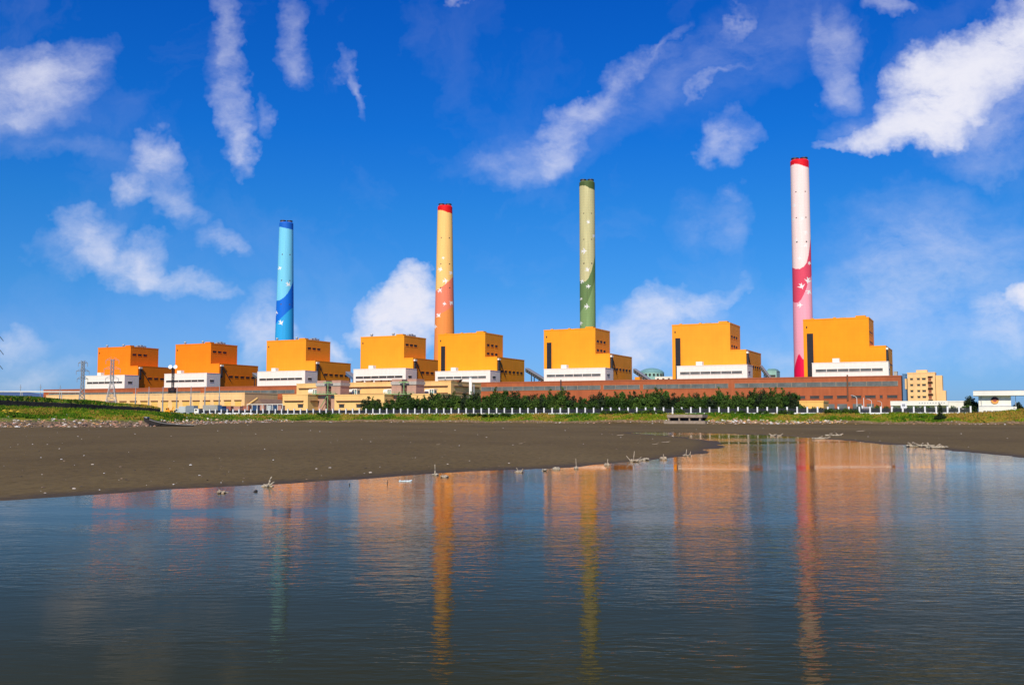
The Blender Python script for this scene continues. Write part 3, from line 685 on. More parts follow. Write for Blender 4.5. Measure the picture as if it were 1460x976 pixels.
# ---------------------------------------------------------------- turbine hall
def turbine_hall():
    u0, u1 = U(62, VH, 560), U(1285, VH, 545); W = u1-u0
    zt = np.mean([Z(1285, 535.3, VH), Z(700, 544.2, VH), Z(62, 555, VH)])-G0
    t = rowthing('turbine_hall', u0, VH); tag(t, 'very long low red brick turbine hall running in front of all the boiler houses', 'industrial hall')
    D = VA-VH-2
    MB().box(0, W, 0, D, -.5, zt-.9).build('wall', BRICK, t)
    MB().box(-.2, W+.2, -.25, D, zt-.9, zt).build('coping', BRICKTOP, t)
    MB().box(W+.01, W+.5, .3, D, -.5, zt-1).build('end_cladding', DARK, t)
    zs1 = Z(1200, 544.6, VH)-G0; zs0 = Z(1200, 550.3, VH)-G0
    runs = [(70, 118), (122, 190), (196, 286), (292, 420), (424, 500), (506, 600), (606, 668), (672, 856), (861, 912), (917.5, 1038), (1048, 1280)]
    for a, b in runs:
        x0, x1 = U(a, VH, 555)-u0, U(b, VH, 548)-u0
        fr = MB(); fr.box(x0-.3, x1+.3, -.35, 0, zs1, zs1+.3).box(x0-.3, x1+.3, -.35, 0, zs0-.3, zs0)
        n = max(2, round((x1-x0)/10.5))
        for k in range(n+1):
            xx = x0+(x1-x0)*k/n; fr.box(xx-.22, xx+.22, -.33, 0, zs0, zs1)
        w = fr.build('window', CONC, t); MB().box(x0, x1, -.15, -.02, zs0, zs1).build('pane', GREYGLASS, w)
    # lower windows and doors at the right end
    for a, b in [(1134, 1148), (1155, 1168), (1174.5, 1187.5), (1193.5, 1208), (1214, 1228), (1233.5, 1248.5), (1254.5, 1258.5), (1265, 1279.5), (372, 382), (386, 393), (397, 402)]:
        x0, x1 = U(a, VH, 566)-u0, U(b, VH, 566)-u0
        z1 = Z(1200, 563.6, VH)-G0; z0 = Z(1200, 567.6, VH)-G0
        w = MB().box(x0-.3, x1+.3, -.3, 0, z1, z1+.3).box(x0-.3, x1+.3, -.3, 0, z0-.3, z0).build('window', BRICKTOP, t)
        MB().box(x0, x1, -.15, -.02, z0, z1).build('pane', GLASS, w)
    for a, b in [(1177, 1190), (1194, 1208), (1216, 1229), (1236, 1246)]:
        x0, x1 = U(a, VH, 580)-u0, U(b, VH, 580)-u0; z1 = Z(1200, 575.6, VH)-G0
        MB().box(x0, x1, -.25, 0, 0, z1).build('door', GREYGLASS, t)
    # thin downpipe
    x = U(1208.5, VH, 550)-u0; MB().box(x-.5, x+.5, -.8, 0, zt-18, zt+1).build('downpipe', BROWN, t)
    x = U(800, VH, 550)-u0; MB().box(x-.4, x+.4, -.8, 0, 8, zt+1).build('downpipe', DARKSTEEL, t)
turbine_hall()

# ---------------------------------------------------------------- chimneys
def in_poly(x, y, P):
    ins = np.zeros(x.shape, bool); n = len(P)
    for i in range(n):
        x0, y0 = P[i]; x1, y1 = P[(i+1) % n]
        if y0 == y1: continue
        c = ((y0 > y) != (y1 > y)); ins ^= c & (x < (x1-x0)*(y-y0)/(y1-y0)+x0)
    return ins
SWALLOW = np.array([(1.15, 0), (.5, .2), (.35, .55), (-.35, 1.25), (-.1, .6), (-.2, .22), (-1.15, .5), (-.7, 0), (-1.15, -.5), (-.2, -.22), (-.1, -.6), (-.35, -1.25), (.35, -.55), (.5, -.2)])
def srgb(r, g, b): return tuple(((c/255/12.92) if c/255 <= .04045 else ((c/255+.055)/1.055)**2.4) for c in (r, g, b))
CHIM = [
 dict(px=(406.2, 408.3), py=(500, 317), hw=(13.4, 9.7), cap=((.0, 2.2),), name='sky-blue', lab='tall sky-blue chimney painted with swallows, leftmost of the four',
      cols=[srgb(20, 100, 200), srgb(120, 205, 235), srgb(15, 110, 215), srgb(45, 165, 225)],
      bounds=[[(-1, 324.2), (-.5, 326), (.2, 327.5), (1, 327.8)],
              [(-1, 429), (-.6, 429), (-.1, 425), (.3, 419), (.65, 411), (1, 400)],
              [(-1, 463), (-.8, 459), (-.2, 452), (.4, 444), (1, 438)]], band=None,
      birds=[(399.5, 383.5, 3.2, 20), (411.5, 406.5, 3.9, -40), (394.5, 446.5, 3.4, 70), (401.5, 461, 4.2, -60)]),
 dict(px=(632.3, 634.5), py=(500, 293.5), hw=(14.6, 10.4), name='orange', lab='tall orange and cream chimney painted with swallows, behind the middle boiler houses',
      cols=[srgb(225, 15, 20), srgb(250, 200, 120), srgb(242, 132, 100), srgb(240, 145, 70)],
      bounds=[[(-1, 300.5), (-.3, 302), (.3, 304.5), (1, 305.3)],
              [(-1, 415.5), (-.5, 412), (0, 407.5), (.5, 402), (1, 394)],
              [(-1, 454), (-.5, 449), (0, 445.5), (.5, 441), (1, 436.5)]],
      birds=[(631.5, 369.5, 2.4, 10), (627.5, 385.5, 3.8, -20), (642.5, 390, 3.4, 60), (634.5, 402, 4.6, 10), (626.5, 415, 3.8, 40), (633, 434.5, 3, -10), (642.8, 432.5, 3.8, 50), (624.5, 450.5, 3.8, -50), (619.5, 466, 3.2, 80)]),
 dict(px=(836.7, 836.9), py=(500, 259), hw=(11.3, 11.0), name='green', lab='tall green and khaki chimney painted with swallows, second from the right',
      cols=[srgb(78, 98, 52), srgb(205, 198, 145), srgb(106, 134, 80), srgb(134, 164, 104)],
      bounds=[[(-1, 266), (-.2, 267), (.3, 270.5), (1, 272)],
              [(-1, 401), (-.7, 402.5), (-.3, 403), (.1, 398.5), (.5, 388), (.8, 375), (1, 362)],
              [(-1, 446), (-.5, 439), (0, 431), (.4, 420), (1, 396)]],
      birds=[(838.5, 318.5, 3.3, -30), (846.3, 337.5, 3.0, 60), (832, 359.5, 4.6, 0), (836.8, 386, 3.8, -60), (829, 402, 3.5, 60), (838, 409.5, 3.5, 10), (827.5, 426.5, 2.6, 40), (835.5, 438, 4.2, -5), (826.8, 461, 3.2, 90)]),
 dict(px=(1142.0, 1139.8), py=(545, 228.5), hw=(13.8, 12.7), name='pink', lab='tallest-looking pink and rose chimney painted with swallows, rightmost of the four',
      cols=[srgb(225, 18, 35), srgb(250, 222, 215), srgb(222, 75, 100), srgb(245, 165, 180)],
      bounds=[[(-1, 237), (-.5, 236), (0, 237.5), (.5, 240), (1, 241)],
              [(-1, 381.5), (-.6, 384.5), (-.2, 385), (.2, 382), (.5, 377), (.72, 366), (.9, 350), (1, 340)],
              [(-1, 429.5), (-.8, 431.8), (-.4, 432), (-.1, 427.5), (.3, 417), (.6, 405), (1, 393)]],
      foot=(srgb(232, 12, 75), [(-1, 528), (-.85, 519), (-.6, 508), (-.45, 505), (-.3, 508), (-.1, 512.5), (.2, 513.5), (.6, 512), (1, 508)]),
      birds=[(1132, 294, 3, 10), (1130.5, 313.5, 2.6, 10), (1143, 314, 2.8, -30), (1147, 333.5, 3.4, 60), (1134, 344, 3.0, -20), (1146.5, 352, 3.6, 30), (1138, 370, 3.2, 0), (1151.3, 376.5, 3.0, 70), (1140.2, 409.5, 5.0, -70), (1149, 401.5, 5.0, -100), (1150.2, 417.5, 4.2, 60), (1137.5, 436, 4.2, 0)]),
]
VC = VB+125
cap_rim = mat('flue_liner', (.26, .19, .13), .5, .3, .6, metal=.4)
def chimney(c):
    a0, b0 = ray(c['px'][0], c['py'][0]); a1, b1 = ray(c['px'][1], c['py'][1])
    uT = uv_at(c['px'][1], c['py'][1], VC)[0]
    x, y = world(uT, VC); zt = CAM_H+b1*y
    def z_of(py, px=c['px'][1]): return CAM_H+ray(px, py)[1]*y
    Yd = y
    def slope_px(py): return F*1.0/ (F*math.cos(PITCH)-(488-py)*math.sin(PITCH))
    r_top = c['hw'][1]*Yd*slope_px(c['py'][1])/F; r_b = c['hw'][0]*Yd*slope_px(c['py'][0])/F
    zb = z_of(c['py'][0])
    def rad(z): return r_top+(r_b-r_top)*(zt-z)/(zt-zb)
    na, nz = 150, 520
    t = empty('chimney', (x, y, G0)); tag(t, c['lab'], 'chimney', 'painted power station chimneys')
    ph = np.linspace(0, 2*np.pi, na, endpoint=False); zz = np.linspace(G0-.5, zt-1.5, nz)
    PH, ZZ = np.meshgrid(ph, zz, indexing='ij'); R = rad(ZZ)
    X = np.cos(PH)*R; Y = np.sin(PH)*R
    # side-to-side coordinate seen from the shore: s=-1 left edge, +1 right edge
    vx, vy = x/math.hypot(x, y), y/math.hypot(x, y)
    s = np.cos(PH)*vy-np.sin(PH)*vx
    front = (np.cos(PH)*vx+np.sin(PH)*vy) < 0
    pyarr = np.linspace(c['py'][1]-6, 620, 400); zarr = np.array([z_of(p) for p in pyarr])
    PY = np.interp(-ZZ, -zarr, pyarr)
    cl = np.zeros(PH.shape+(4,)); cl[..., 3] = 1; cl[..., :3] = c['cols'][1]
    bb = [np.interp(s, [q[0] for q in B], [q[1] for q in B]) for B in c['bounds']]
    cl[PY < bb[0], :3] = c['cols'][0]; cl[PY > bb[1], :3] = c['cols'][2]; cl[PY > bb[2], :3] = c['cols'][3]
    if 'foot' in c:
        fb = np.interp(s, [q[0] for q in c['foot'][1]], [q[1] for q in c['foot'][1]]); cl[PY > fb, :3] = c['foot'][0]
    HW = np.interp(PY, [c['py'][1], c['py'][0]], [c['hw'][1], c['hw'][0]]); CX = np.interp(PY, [c['py'][1], c['py'][0]], [c['px'][1], c['px'][0]])
    PX = CX+s*HW
    for (bx_, by_, sz, an) in c['birds']:
        ca, sa = math.cos(D2R(an)), math.sin(D2R(an)); sz *= .88; P = [(bx_+sz*(px*ca-py*sa), by_-sz*(px*sa+py*ca)) for px, py in SWALLOW]
        cl[in_poly(PX, PY, P) & front, :3] = (.88, .86, .82)
    # small dark ports in rings
    for py in (c['py'][1]+47, c['py'][1]+84, c['py'][1]+118):
        for sx in (-.45, .55):
            cl[(np.abs(PY-py) < .8) & (np.abs(s-sx) < .07) & front, :3] = (.1, .08, .07)
    co = np.stack([X, Y, ZZ-G0], -1).reshape(-1, 3)
    i = np.arange(na); j = np.arange(nz-1); I, J = np.meshgrid(i, j, indexing='ij'); I2 = (I+1) % na
    f = np.stack([I*nz+J, I2*nz+J, I2*nz+J+1, I*nz+J+1], -1).reshape(-1, 4)
    me = bpy.data.meshes.new('shaft'); me.from_pydata(co.tolist(), [], f.tolist()+[tuple(int(k*nz+nz-1) for k in range(na))])
    ca = me.color_attributes.new('paint', 'FLOAT_COLOR', 'POINT'); ca.data.foreach_set('color', cl.reshape(-1).astype(np.float32))
    me.polygons.foreach_set('use_smooth', [True]*(len(me.polygons)-1)+[False]); me.update()
    m, N, L, P = new_mat('chimney_paint_'+c['name'].replace('-', '_')); P.inputs['Roughness'].default_value = .65; P.inputs['Specular IOR Level'].default_value = .25
    at = N.new('ShaderNodeAttribute'); at.attribute_name = 'paint'; tc = N.new('ShaderNodeTexCoord')
    mp = N.new('ShaderNodeMapping'); mp.inputs['Scale'].default_value = (.5, .5, .03); L.new(tc.outputs['Object'], mp.inputs['Vector'])
    n = N.new('ShaderNodeTexNoise'); n.inputs['Scale'].default_value = 1; n.inputs['Detail'].default_value = 7; L.new(mp.outputs[0], n.inputs['Vector'])
    mr = N.new('ShaderNodeMapRange'); L.new(n.outputs['Fac'], mr.inputs['Value']); mr.inputs['From Min'].default_value = .3; mr.inputs['From Max'].default_value = .7
    mr.inputs['To Min'].default_value = 1.04; mr.inputs['To Max'].default_value = .80 if c['name'] == 'green' else .93
    # faint horizontal lift joints of the concrete shell
    wv = N.new('ShaderNodeTexWave'); wv.wave_type = 'BANDS'; wv.bands_direction = 'Z'; wv.inputs['Scale'].default_value = .11; wv.inputs['Distortion'].default_value = .4; L.new(tc.outputs['Object'], wv.inputs['Vector'])
    mr2 = N.new('ShaderNodeMapRange'); L.new(wv.outputs['Fac'], mr2.inputs['Value']); mr2.inputs['From Min'].default_value = .0; mr2.inputs['From Max'].default_value = .06; mr2.inputs['To Min'].default_value = .9 if c['name'] == 'green' else .95; mr2.inputs['To Max'].default_value = 1
    mu = N.new('ShaderNodeMath'); mu.operation = 'MULTIPLY'; L.new(mr.outputs[0], mu.inputs[0]); L.new(mr2.outputs[0], mu.inputs[1])
    h = N.new('ShaderNodeHueSaturation'); L.new(at.outputs['Color'], h.inputs['Color']); L.new(mu.outputs[0], h.inputs['Value']); L.new(h.outputs[0], P.inputs['Base Color'])
    me.materials.append(m)
    o = bpy.data.objects.new('shaft', me); COL.objects.link(o); o.parent = t
    # rounded shoulder, two flue liners
    q = MB(); zz0 = zt-1.5-G0; rr = rad(zt)
    pr = [(rr*1.0, zz0-.02), (rr*.97, zz0+.6), (rr*.88, zz0+1.2), (rr*.60, zz0+1.5)]
    n_ = 48
    for k, (r_, z_) in enumerate(pr): q.v += [(math.cos(2*math.pi*a/n_)*r_, math.sin(2*math.pi*a/n_)*r_, z_) for a in range(n_)]
    for k in range(len(pr)-1): q.f += [(k*n_+a, k*n_+(a+1) % n_, (k+1)*n_+(a+1) % n_, (k+1)*n_+a) for a in range(n_)]
    q.f.append(tuple(3*n_+a for a in range(n_))); q.m = [0]*len(q.f)
    q.build('shoulder', mat('chimney_cap_'+c['name'].replace('-', '_'), c['cols'][0], .6, .1, .3), t, smooth=True)
    for sgn in (-1, 1):
        ox, oy = vy*sgn*rr*.47, -vx*sgn*rr*.47
        d = MB().tube((ox, oy, zz0+1.0), (ox, oy, zz0+2.7), rr*.38, n=24).build('flue', cap_rim, t)
        q = MB(); q.tube((ox, oy, zz0+2.7), (ox, oy, zz0+3.8), rr*.44, rr*.42, n=24); q.build('flue_rim', DARKSTEEL, d)
for c in CHIM: chimney(c)

# ---------------------------------------------------------------- generic block building in the row frame
def block(name, label, cat, px0, px1, pyt, v, depth, m, group=None, pyref=None, base=None, roof=True):
    """front face from px0 to px1 with its top at pyt (measured at px1)"""
    u0, u1 = U(px0, v, pyt), U(px1, v, pyt); zt = Z(px1, pyt, v)-G0
    t = rowthing(name, u0, v); tag(t, label, cat, group)
    W = u1-u0
    MB().box(0, W, 0, depth, -.5, zt-.6).build('wall', m, t)
    if roof: MB().box(-.15, W+.15, -.15, depth+.15, zt-.6, zt).build('roof_edge', m, t)
    return t, W, zt, u0
def ledge(t, x0, x1, z, m=BROWN, dp=.8, th=.5, side=None):
    if side is None: MB().box(x0, x1, -dp, -.01, z, z+th).build('ledge', m, t)
    else: MB().box(side+.01, side+dp, x0, x1, z, z+th).build('ledge', m, t)

# long cream store building behind the left embankment
VY = 520.0
t, W, zt, u0 = block('long_store', 'long cream store building with rows of shutters behind the steel poles', 'warehouse', 66, 349, 559.2, VY, 34, CREAM2)
for k in range(17):
    pxk = 100+k*14.9; x0 = U(pxk-4, VY, 575)-u0; x1 = U(pxk+6, VY, 575)-u0
    if x1 > W-1: break
    z1 = Z(349, 571.2, VY)-G0
    MB().box(x0, x1, -.5, 0, z1, z1+.7).build('canopy', BROWN, t)
    d = MB().box(x0+.4, x1-.4, -.12, 0, 0, z1-.3).build('shutter', YDOOR, t)
MB().prism([(W+.2, 0), (W+14, 0), (W+14, zt*.45), (W+9, zt*.72), (W+.2, zt*.40)], 3, 26).build('lean_to', mat('lean_to_cladding', (.24, .15, .10), .8, .15, .3), t)
MB().prism([(W+.2, zt*.42), (W+9, zt*.74), (W+9, zt*.80), (W+.2, zt*.48)], 2, 3).build('eaves_board', CREAM, t)
t, W, zt, u0 = block('low_shed', 'low brick-brown shed to the right of the long cream store', 'shed', 362, 402, 566, 560, 20, BRICK)

# cream yard buildings in the centre
def yard():
    def win(t, W, x0, x1, z0, z1):
        q = MB().box(x0-.3, x1+.3, -.3, 0, z1, z1+.3).build('window', BROWN, t); MB().box(x0, x1, -.14, -.02, z0, z1).build('pane', GLASS, q)
    back = [(423, 500, 545.2, 'cream two-tier block behind the left pair of brown stair towers', 30), (491, 592, 543.4, 'cream block between the two pairs of brown stair towers', 30), (600, 643, 542.6, 'cream block right of the right-hand pair of stair towers, beside the white flue', 38)]
    for p0, p1, py, lab, dp in back:
        t, W, zt, u0 = block('yard_block', lab, 'building', p0, p1, py, 505, dp, CREAM, 'cream yard buildings')
        z = Z(p1, py+8, 505)-G0; ledge(t, 2, W-2, z); z2 = Z(p1, py+18, 505)-G0; ledge(t, 2, W-2, z2)
        ledge(t, 3, dp-3, z, side=W); ledge(t, 3, dp-3, z2, side=W)
    front = [(403, 439, 561.6, 'small cream block with one brown window, leftmost in the front of the yard', [(.62, .82)]), (477, 548, 561.4, 'wide cream front block with two brown windows before the stair towers', [(.1, .2), (.45, .56)]), (586, 628, 560.6, 'cream front block half hidden by the tree row', [])]
    for p0, p1, py, lab, ws in front:
        t, W, zt, u0 = block('yard_front_block', lab, 'building', p0, p1, py, 470, 26, CREAM, 'cream front blocks of the yard')
        z = Z(p1, py+10.3, 470)-G0; ledge(t, 1.6, W-3, z); ledge(t, 2, 24, z, side=W)
        for a, b in ws: win(t, W, W*a, W*b, Z(p1, py+19, 470)-G0, Z(p1, py+14.6, 470)-G0)
    # stair towers
    proto = None
    labs = ['brown stair tower with grey cap, left one of the left pair', 'brown stair tower with grey cap, right one of the left pair', 'brown stair tower with grey cap, left one of the right pair', 'brown stair tower with grey cap, right one of the right pair']
    for (p0, p1), lab in zip([(451, 464), (472, 485), (558, 572), (580, 593)], labs):
        v = 480; u0, u1 = U(p0, v), U(p1, v); W = u1-u0; zt = Z(485, 541.8, v)-G0
        t = rowthing('stair_tower', u0, v); tag(t, lab, 'tower', 'brown stair towers')
        MB().box(0, W, 0, 9, -.5, zt-3.2).build('shaft', PINKBR, t)
        MB().box(-.4, W+.4, -.4, 9.4, zt-3.2, zt-1.4).build('cap', CAPGR, t); MB().box(0, W, .4, 9, zt-1.4, zt).build('parapet', PINKBR, t)
        MB().box(-.3, W+.3, -.3, 0, zt*.50, zt*.50+1.0).build('band', CAPGR, t)
    # green walkways between the towers
    for a, b, lab in ((445, 478, 'green steel walkway joining the left pair of stair towers'), (548, 590, 'green steel walkway joining the right pair of stair towers')):
        v = 477; u0, u1 = U(a, v, 561), U(b, v, 561); z = Z((a+b)/2, 562, v)
        x, y = world(u0, v); t = empty('walkway', (x, y, z), ROT); tag(t, lab, 'walkway', 'green walkways')
        MB().box(0, u1-u0, 0, 2.2, 0, .5).build('deck', GREENRAIL, t)
        q = MB(); q.box(0, u1-u0, 0, .15, 1.3, 1.45)
        for k in range(7): xx = (u1-u0-.2)*k/6; q.box(xx, xx+.15, 0, .15, .5, 1.3)
        q.build('railing', GREENRAIL, t)
        xx = (u1-u0)*.62
        q = MB(); q.box(xx, xx+.35, 1, 1.35, .5, 7.6); q.box(xx, xx+.35, 1, 1.35, -z+G0, 0); q.box(xx-3, xx+3, 1, 1.5, 6.6, 7.2); q.tube((xx, 1.2, -.2), (xx-5, 1.2, -7.5), .22, n=5); q.build('post', GREENRAIL, t)
    # white plant units
    for (p0, p1), lab in zip([(436, 451), (492, 508), (543, 557), (602, 618)], ['white ventilation unit left of the left pair of towers', 'white ventilation unit right of the left pair of towers', 'white ventilation unit left of the right pair of towers', 'white ventilation unit right of the right pair of towers']):
        v = 495; u0, u1 = U(p0, v), U(p1, v); W = u1-u0; z0 = Z(p0, 562.3, v); z1 = Z(p0, 554.2, v)
        x, y = world(u0, v); t = empty('ventilation_unit', (x, y, z0), ROT); tag(t, lab, 'ventilation unit', 'white ventilation units'); h = z1-z0
        MB().tube((.5, 3, h*.5), (W*.55, 3, h*.5), h*.46, n=14).build('drum', WHITE, t)
        q = MB(); q.box(W*.56, W, .5, 5, h*.85, h); q.box(W*.56, W*.62, .5, 1, 0, h*.85); q.box(W*.95, W, .5, 1, 0, h*.85); q.box(W*.75, W*.8, .5, 1, 0, h*.85); q.build('frame', WHITE, t)
        MB().box(W*.63, W*.94, 1.2, 4.5, .4, h*.8).build('core', TEALD, t)
        MB().box(.3, W, 0, 5.5, -3.0, 0).build('plinth', CREAM, t)
    # roof vents with brown sides
    k = 0
    words = ['first', 'second', 'third', 'fourth', 'fifth', 'sixth', 'seventh', 'eighth']
    for px, py in [(511, 542.8), (524.5, 542.4), (538, 542.2), (549, 542), (559, 541.8), (629, 541.6), (641, 541.4), (651, 541.2)]:
        v = 512; u, z = uv_at(px, py+2.2, v); x, y = world(u, v)
        t = empty('roof_vent', (x, y, z), ROT); tag(t, '%s roof vent from the left along the cream yard roofs, brown with white top' % words[k], 'vent', 'roof vents on the cream blocks')
        MB().add([(-1.2, 0, 0), (1.2, 0, 0), (2.4, 0, 1.3), (-2.4, 0, 1.3), (-1.2, 3, 0), (1.2, 3, 0), (2.4, 3, 1.3), (-2.4, 3, 1.3)], []) 
        q = MB(); q.prism([(-1.2, -.6), (1.2, -.6), (2.3, 1.0), (-2.3, 1.0)], 0, 3); q.build('body', BROWN, t); MB().box(-2.5, 2.5, -.1, 3.1, 1.0, 1.35).build('lid', WHITE, t); k += 1
    # small white flue
    v = 520; u, z1 = uv_at(671, 538, v); x, y = world(u, v); t = empty('white_flue', (x, y, G0)); tag(t, 'slim white metal flue rising at the right end of the cream yard buildings', 'flue')
    MB().tube((0, 0, 0), (0, 0, z1-G0), .95, .9, 16).build('pipe', WHITE, t, True); MB().tube((0, 0, z1-G0), (0, 0, z1-G0+.5), 1.15, n=16).build('collar', STEEL, t)
    MB().tube((2.0, 0, 0), (2.0, 0, z1-G0-4), .3, n=8).build('side_pipe', STEEL, t)
yard()

# yellow low box, five-storey block, white gate wall
t, W, zt, u0 = block('kiosk_building', 'low yellow box building before the right end of the brick hall', 'building', 1122, 1174, 570.8, 430, 15, YELLOW)
def office():
    v = 600; t, W, zt, u0 = block('office_block', 'yellow five-storey block standing right of the brick hall end', 'building', 1293.5, 1333, 530.2, v, 16, CREAM2)
    uu = U(1343, v, 534)-u0; z2 = Z(1343, 534.6, v)-G0
    MB().box(W+.2, uu, 1.5, 15, -.5, z2).build('wing', CREAM2, t); MB().box(uu, uu+1.6, 2, 15, -.5, z2*.62).build('wing', CREAM2, t)
    MB().box(-1.6, -.2, 3, 15, zt*.62, zt*.86).build('balcony_block', CREAM2, t)
    MB().box(W*.32, W*.72, 1, 8, zt, zt+1.4).build('roof_house', CREAM2, t)
    for r in range(4):
        z0 = Z(1293.5, 541.6+r*8.5, v)-G0
        for a, b in ((.10, .20), (.35, .45), (.53, .66)):
            q = MB().box(W*a-.2, W*b+.2, -.25, 0, z0+1.1, z0+1.4).build('window', CREAM, t); MB().box(W*a, W*b, -.12, -.02, z0, z0+1.1).build('pane', GLASS, q)
        q = MB().box(W*.74, W*.90, -1.2, 0, z0-1.2, z0-.9).build('balcony', BROWN, t)
        MB().box(W*.75, W*.86, -.12, -.02, z0-.6, z0+1.6).build('door', mat('red_brown_door', (.30, .09, .04), .6), t)
        MB().box(W*.74, W*.92, -.9, 0, z0+1.7, z0+2.0).build('balcony_roof', BROWN, t)
office()
t, W, zt, u0 = block('link_tower', 'narrow blue-grey tower between the brick hall and the yellow block', 'tower', 1286.5, 1291.2, 532.5, 700, 10, mat('blue_grey_sheet', (.10, .20, .34), .5, .1, .3), roof=True)
def gatewall():
    v = 318; u0, u1 = U(1269.5, v, 575), U(1352, v, 575); zt = Z(1310, 571.2, v)-3.3
    x, y = world(u0, v); t = empty('gate_wall', (x, y, 3.3), ROT); tag(t, 'long white flat-topped wall canopy below the yellow block', 'wall')
    W = u1-u0; MB().box(0, W, 0, 2.5, zt-1.35, zt).build('beam', WHITE, t)
    for k in range(4): xx = W*(.25*k)+.2; MB().box(xx, xx+.5, .4, 1.4, -.4, zt-1.35).build('column', WHITE, t)
    MB().box(0, W, 2.2, 2.45, -.4, zt-1.35).build('screen', WHITE, t)
    q = MB()
    for k in range(10): xx = W*(.50+.047*k); q.box(xx, xx+.28, -.02, 0, zt-.8, zt-.5)
    q.build('lettering', GREYMET, t)
    v = 322; u0, u1 = U(1351, v, 572), U(1378, v, 572); x, y = world(u0, v); t = empty('side_wall', (x, y, 3.3), ROT); tag(t, 'shorter white wall piece between the yellow block and the dark round tree', 'wall')
    MB().box(0, u1-u0, 0, .5, -.3, zt-.4).build('wall', WHITE, t); MB().box(-.1, u1-u0+.1, -.1, .6, zt-.4, zt).build('coping', WHITE, t)
gatewall()
def pavilion():
    v = 308; pl, pr = 1387.5, 1500
    u0, u1 = U(pl, v, 560), U(pr, v, 560); W = u1-u0
    x, y = world(u0, v); t = empty('gate_pavilion', (x, y, 3.3), ROT); tag(t, 'white flat-roofed gate pavilion with a round emblem at the right edge', 'pavilion')
    def zz(py, px=1420): return Z(px, py, v)-3.3
    def ux(px, py=575): return U(px, v, py)-u0
    MB().box(0, W, 0, 9, zz(563.6), zz(557.0)).build('roof_slab', WHITE, t)
    MB().box(.1, W-.1, .1, 8.9, zz(557.0), zz(556.3)).build('roof_edge', ROOFG, t)
    a, b = ux(1395.2), ux(1441.8)
    MB().box(a, b, 1.6, 6, -.6, zz(563.6)).build('wall', WHITE, t)
    MB().box(a-.05, b+.05, 1.5, 1.6, zz(579.2), zz(578.2)).build('groove', GREYMET, t)
    MB().box(a, ux(1449.5), .9, 1.5, -1.2, zz(579.4)).build('name_wall', WHITE, t)
    MB().box(ux(1448.2), ux(1448.9), 2, 2.2, 0, zz(563.6)).build('column', STEEL, t); MB().box(ux(1399), ux(1399.6), 1.2, 1.4, 0, zz(563.6)).build('column', STEEL, t)
    cx = ux(1418.5, 570); cz = zz(570.3); R = (ux(1424)-ux(1413))/2
    def disc(r0, r1, a0, a1, y_, m_, name):
        q = MB(); n = 28
        for k in range(n+1):
            an = D2R(a0+(a1-a0)*k/n); q.v += [(cx+math.cos(an)*r0, y_, cz+math.sin(an)*r0), (cx+math.cos(an)*r1, y_, cz+math.sin(an)*r1), (cx+math.cos(an)*r0, y_+.06, cz+math.sin(an)*r0), (cx+math.cos(an)*r1, y_+.06, cz+math.sin(an)*r1)]
        for k in range(n): b_ = k*4; q.f += [(b_, b_+1, b_+5, b_+4), (b_+1, b_+3, b_+7, b_+5), (b_+2, b_, b_+4, b_+6)]
        q.m = [0]*len(q.f); return q.build(name, m_, em)
    em = MB().tube((cx, 1.60, cz), (cx, 1.44, cz), R, n=32).build('emblem', mat('emblem_red', (.40, .10, .08), .5), t)
    disc(R*.5, R*1.02, 0, 180, 1.37, mat('emblem_dark', (.035, .015, .02), .5), 'dark_arc'); disc(R*.5, R*1.02, 180, 360, 1.37, mat('emblem_orange', (.80, .36, .08), .5), 'orange_arc')
    q = MB(); rs = random.Random(3)
    for px in (1403, 1408, 1411.5, 1417, 1420, 1424.5, 1430, 1433.5, 1439):
        x0 = ux(px, 586); w = .5
        q.box(x0, x0+.12, .84, .9, zz(588), zz(584.6)); q.box(x0-.2, x0+w, .84, .9, zz(586.1), zz(585.6)); 
        if rs.random() < .6: q.box(x0+.3, x0+.42, .84, .9, zz(588), zz(585))
        if rs.random() < .6: q.box(x0-.1, x0+w-.05, .84, .9, zz(587.4), zz(587))
    q.build('lettering', DARKSTEEL, t)
    q = MB(); q.box(ux(1444.5), ux(1447.5), .84, .9, zz(582), zz(581)); q.build('name_plate', GREYMET, t)
pavilion()

# ---------------------------------------------------------------- things behind the boiler row
def conveyor(p0, y0, p1, y1, v, lab, m=DARKSTEEL, w=9):
    u0, z0 = uv_at(p0, y0, v); u1, z1 = uv_at(p1, y1, v); x, y = world(u0, v)
    t = empty('conveyor_gallery', (x, y, G0), ROT); tag(t, lab, 'conveyor', 'sloping conveyor galleries between the boiler houses')
    W = u1-u0; h = 3.4; MB().prism([(0, z0-G0-h), (W, z1-G0-h), (W, z1-G0), (0, z0-G0)], 0, w).build('gallery', m, t)
    MB().prism([(0, z0-G0), (W, z1-G0), (W, z1-G0+.7), (0, z0-G0+.7)], -.3, w+.3).build('roof', GREYMET, t)
    q = MB()
    for k in range(9):
        xx = W*(k+.5)/9; zc = z0-G0+(z1-z0)*(k+.5)/9; q.box(xx-.5, xx+.5, -.12, 0, zc-2.3, zc-1.1)
    q.build('window_band', GREYGLASS, t)
    q = MB()
    for k in (.3, .7): xx = W*k; q.tube((xx, 1, -.4), (xx, 1, z0-G0+(z1-z0)*k-h), .5, n=6); q.tube((xx, w-1, -.4), (xx, w-1, z0-G0+(z1-z0)*k-h), .5, n=6)
    q.build('trestle', DARKSTEEL, t)
VV = VB+46
conveyor(749, 525, 776, 541.5, VV, 'dark sloping conveyor gallery descending left of the boiler house below the green chimney')
conveyor(903, 526, 930, 544.5, VV, 'grey sloping conveyor gallery descending towards the large teal dome')
conveyor(1084, 521, 1101, 543, VV, 'sloping conveyor gallery beside the small teal building left of the pink chimney')
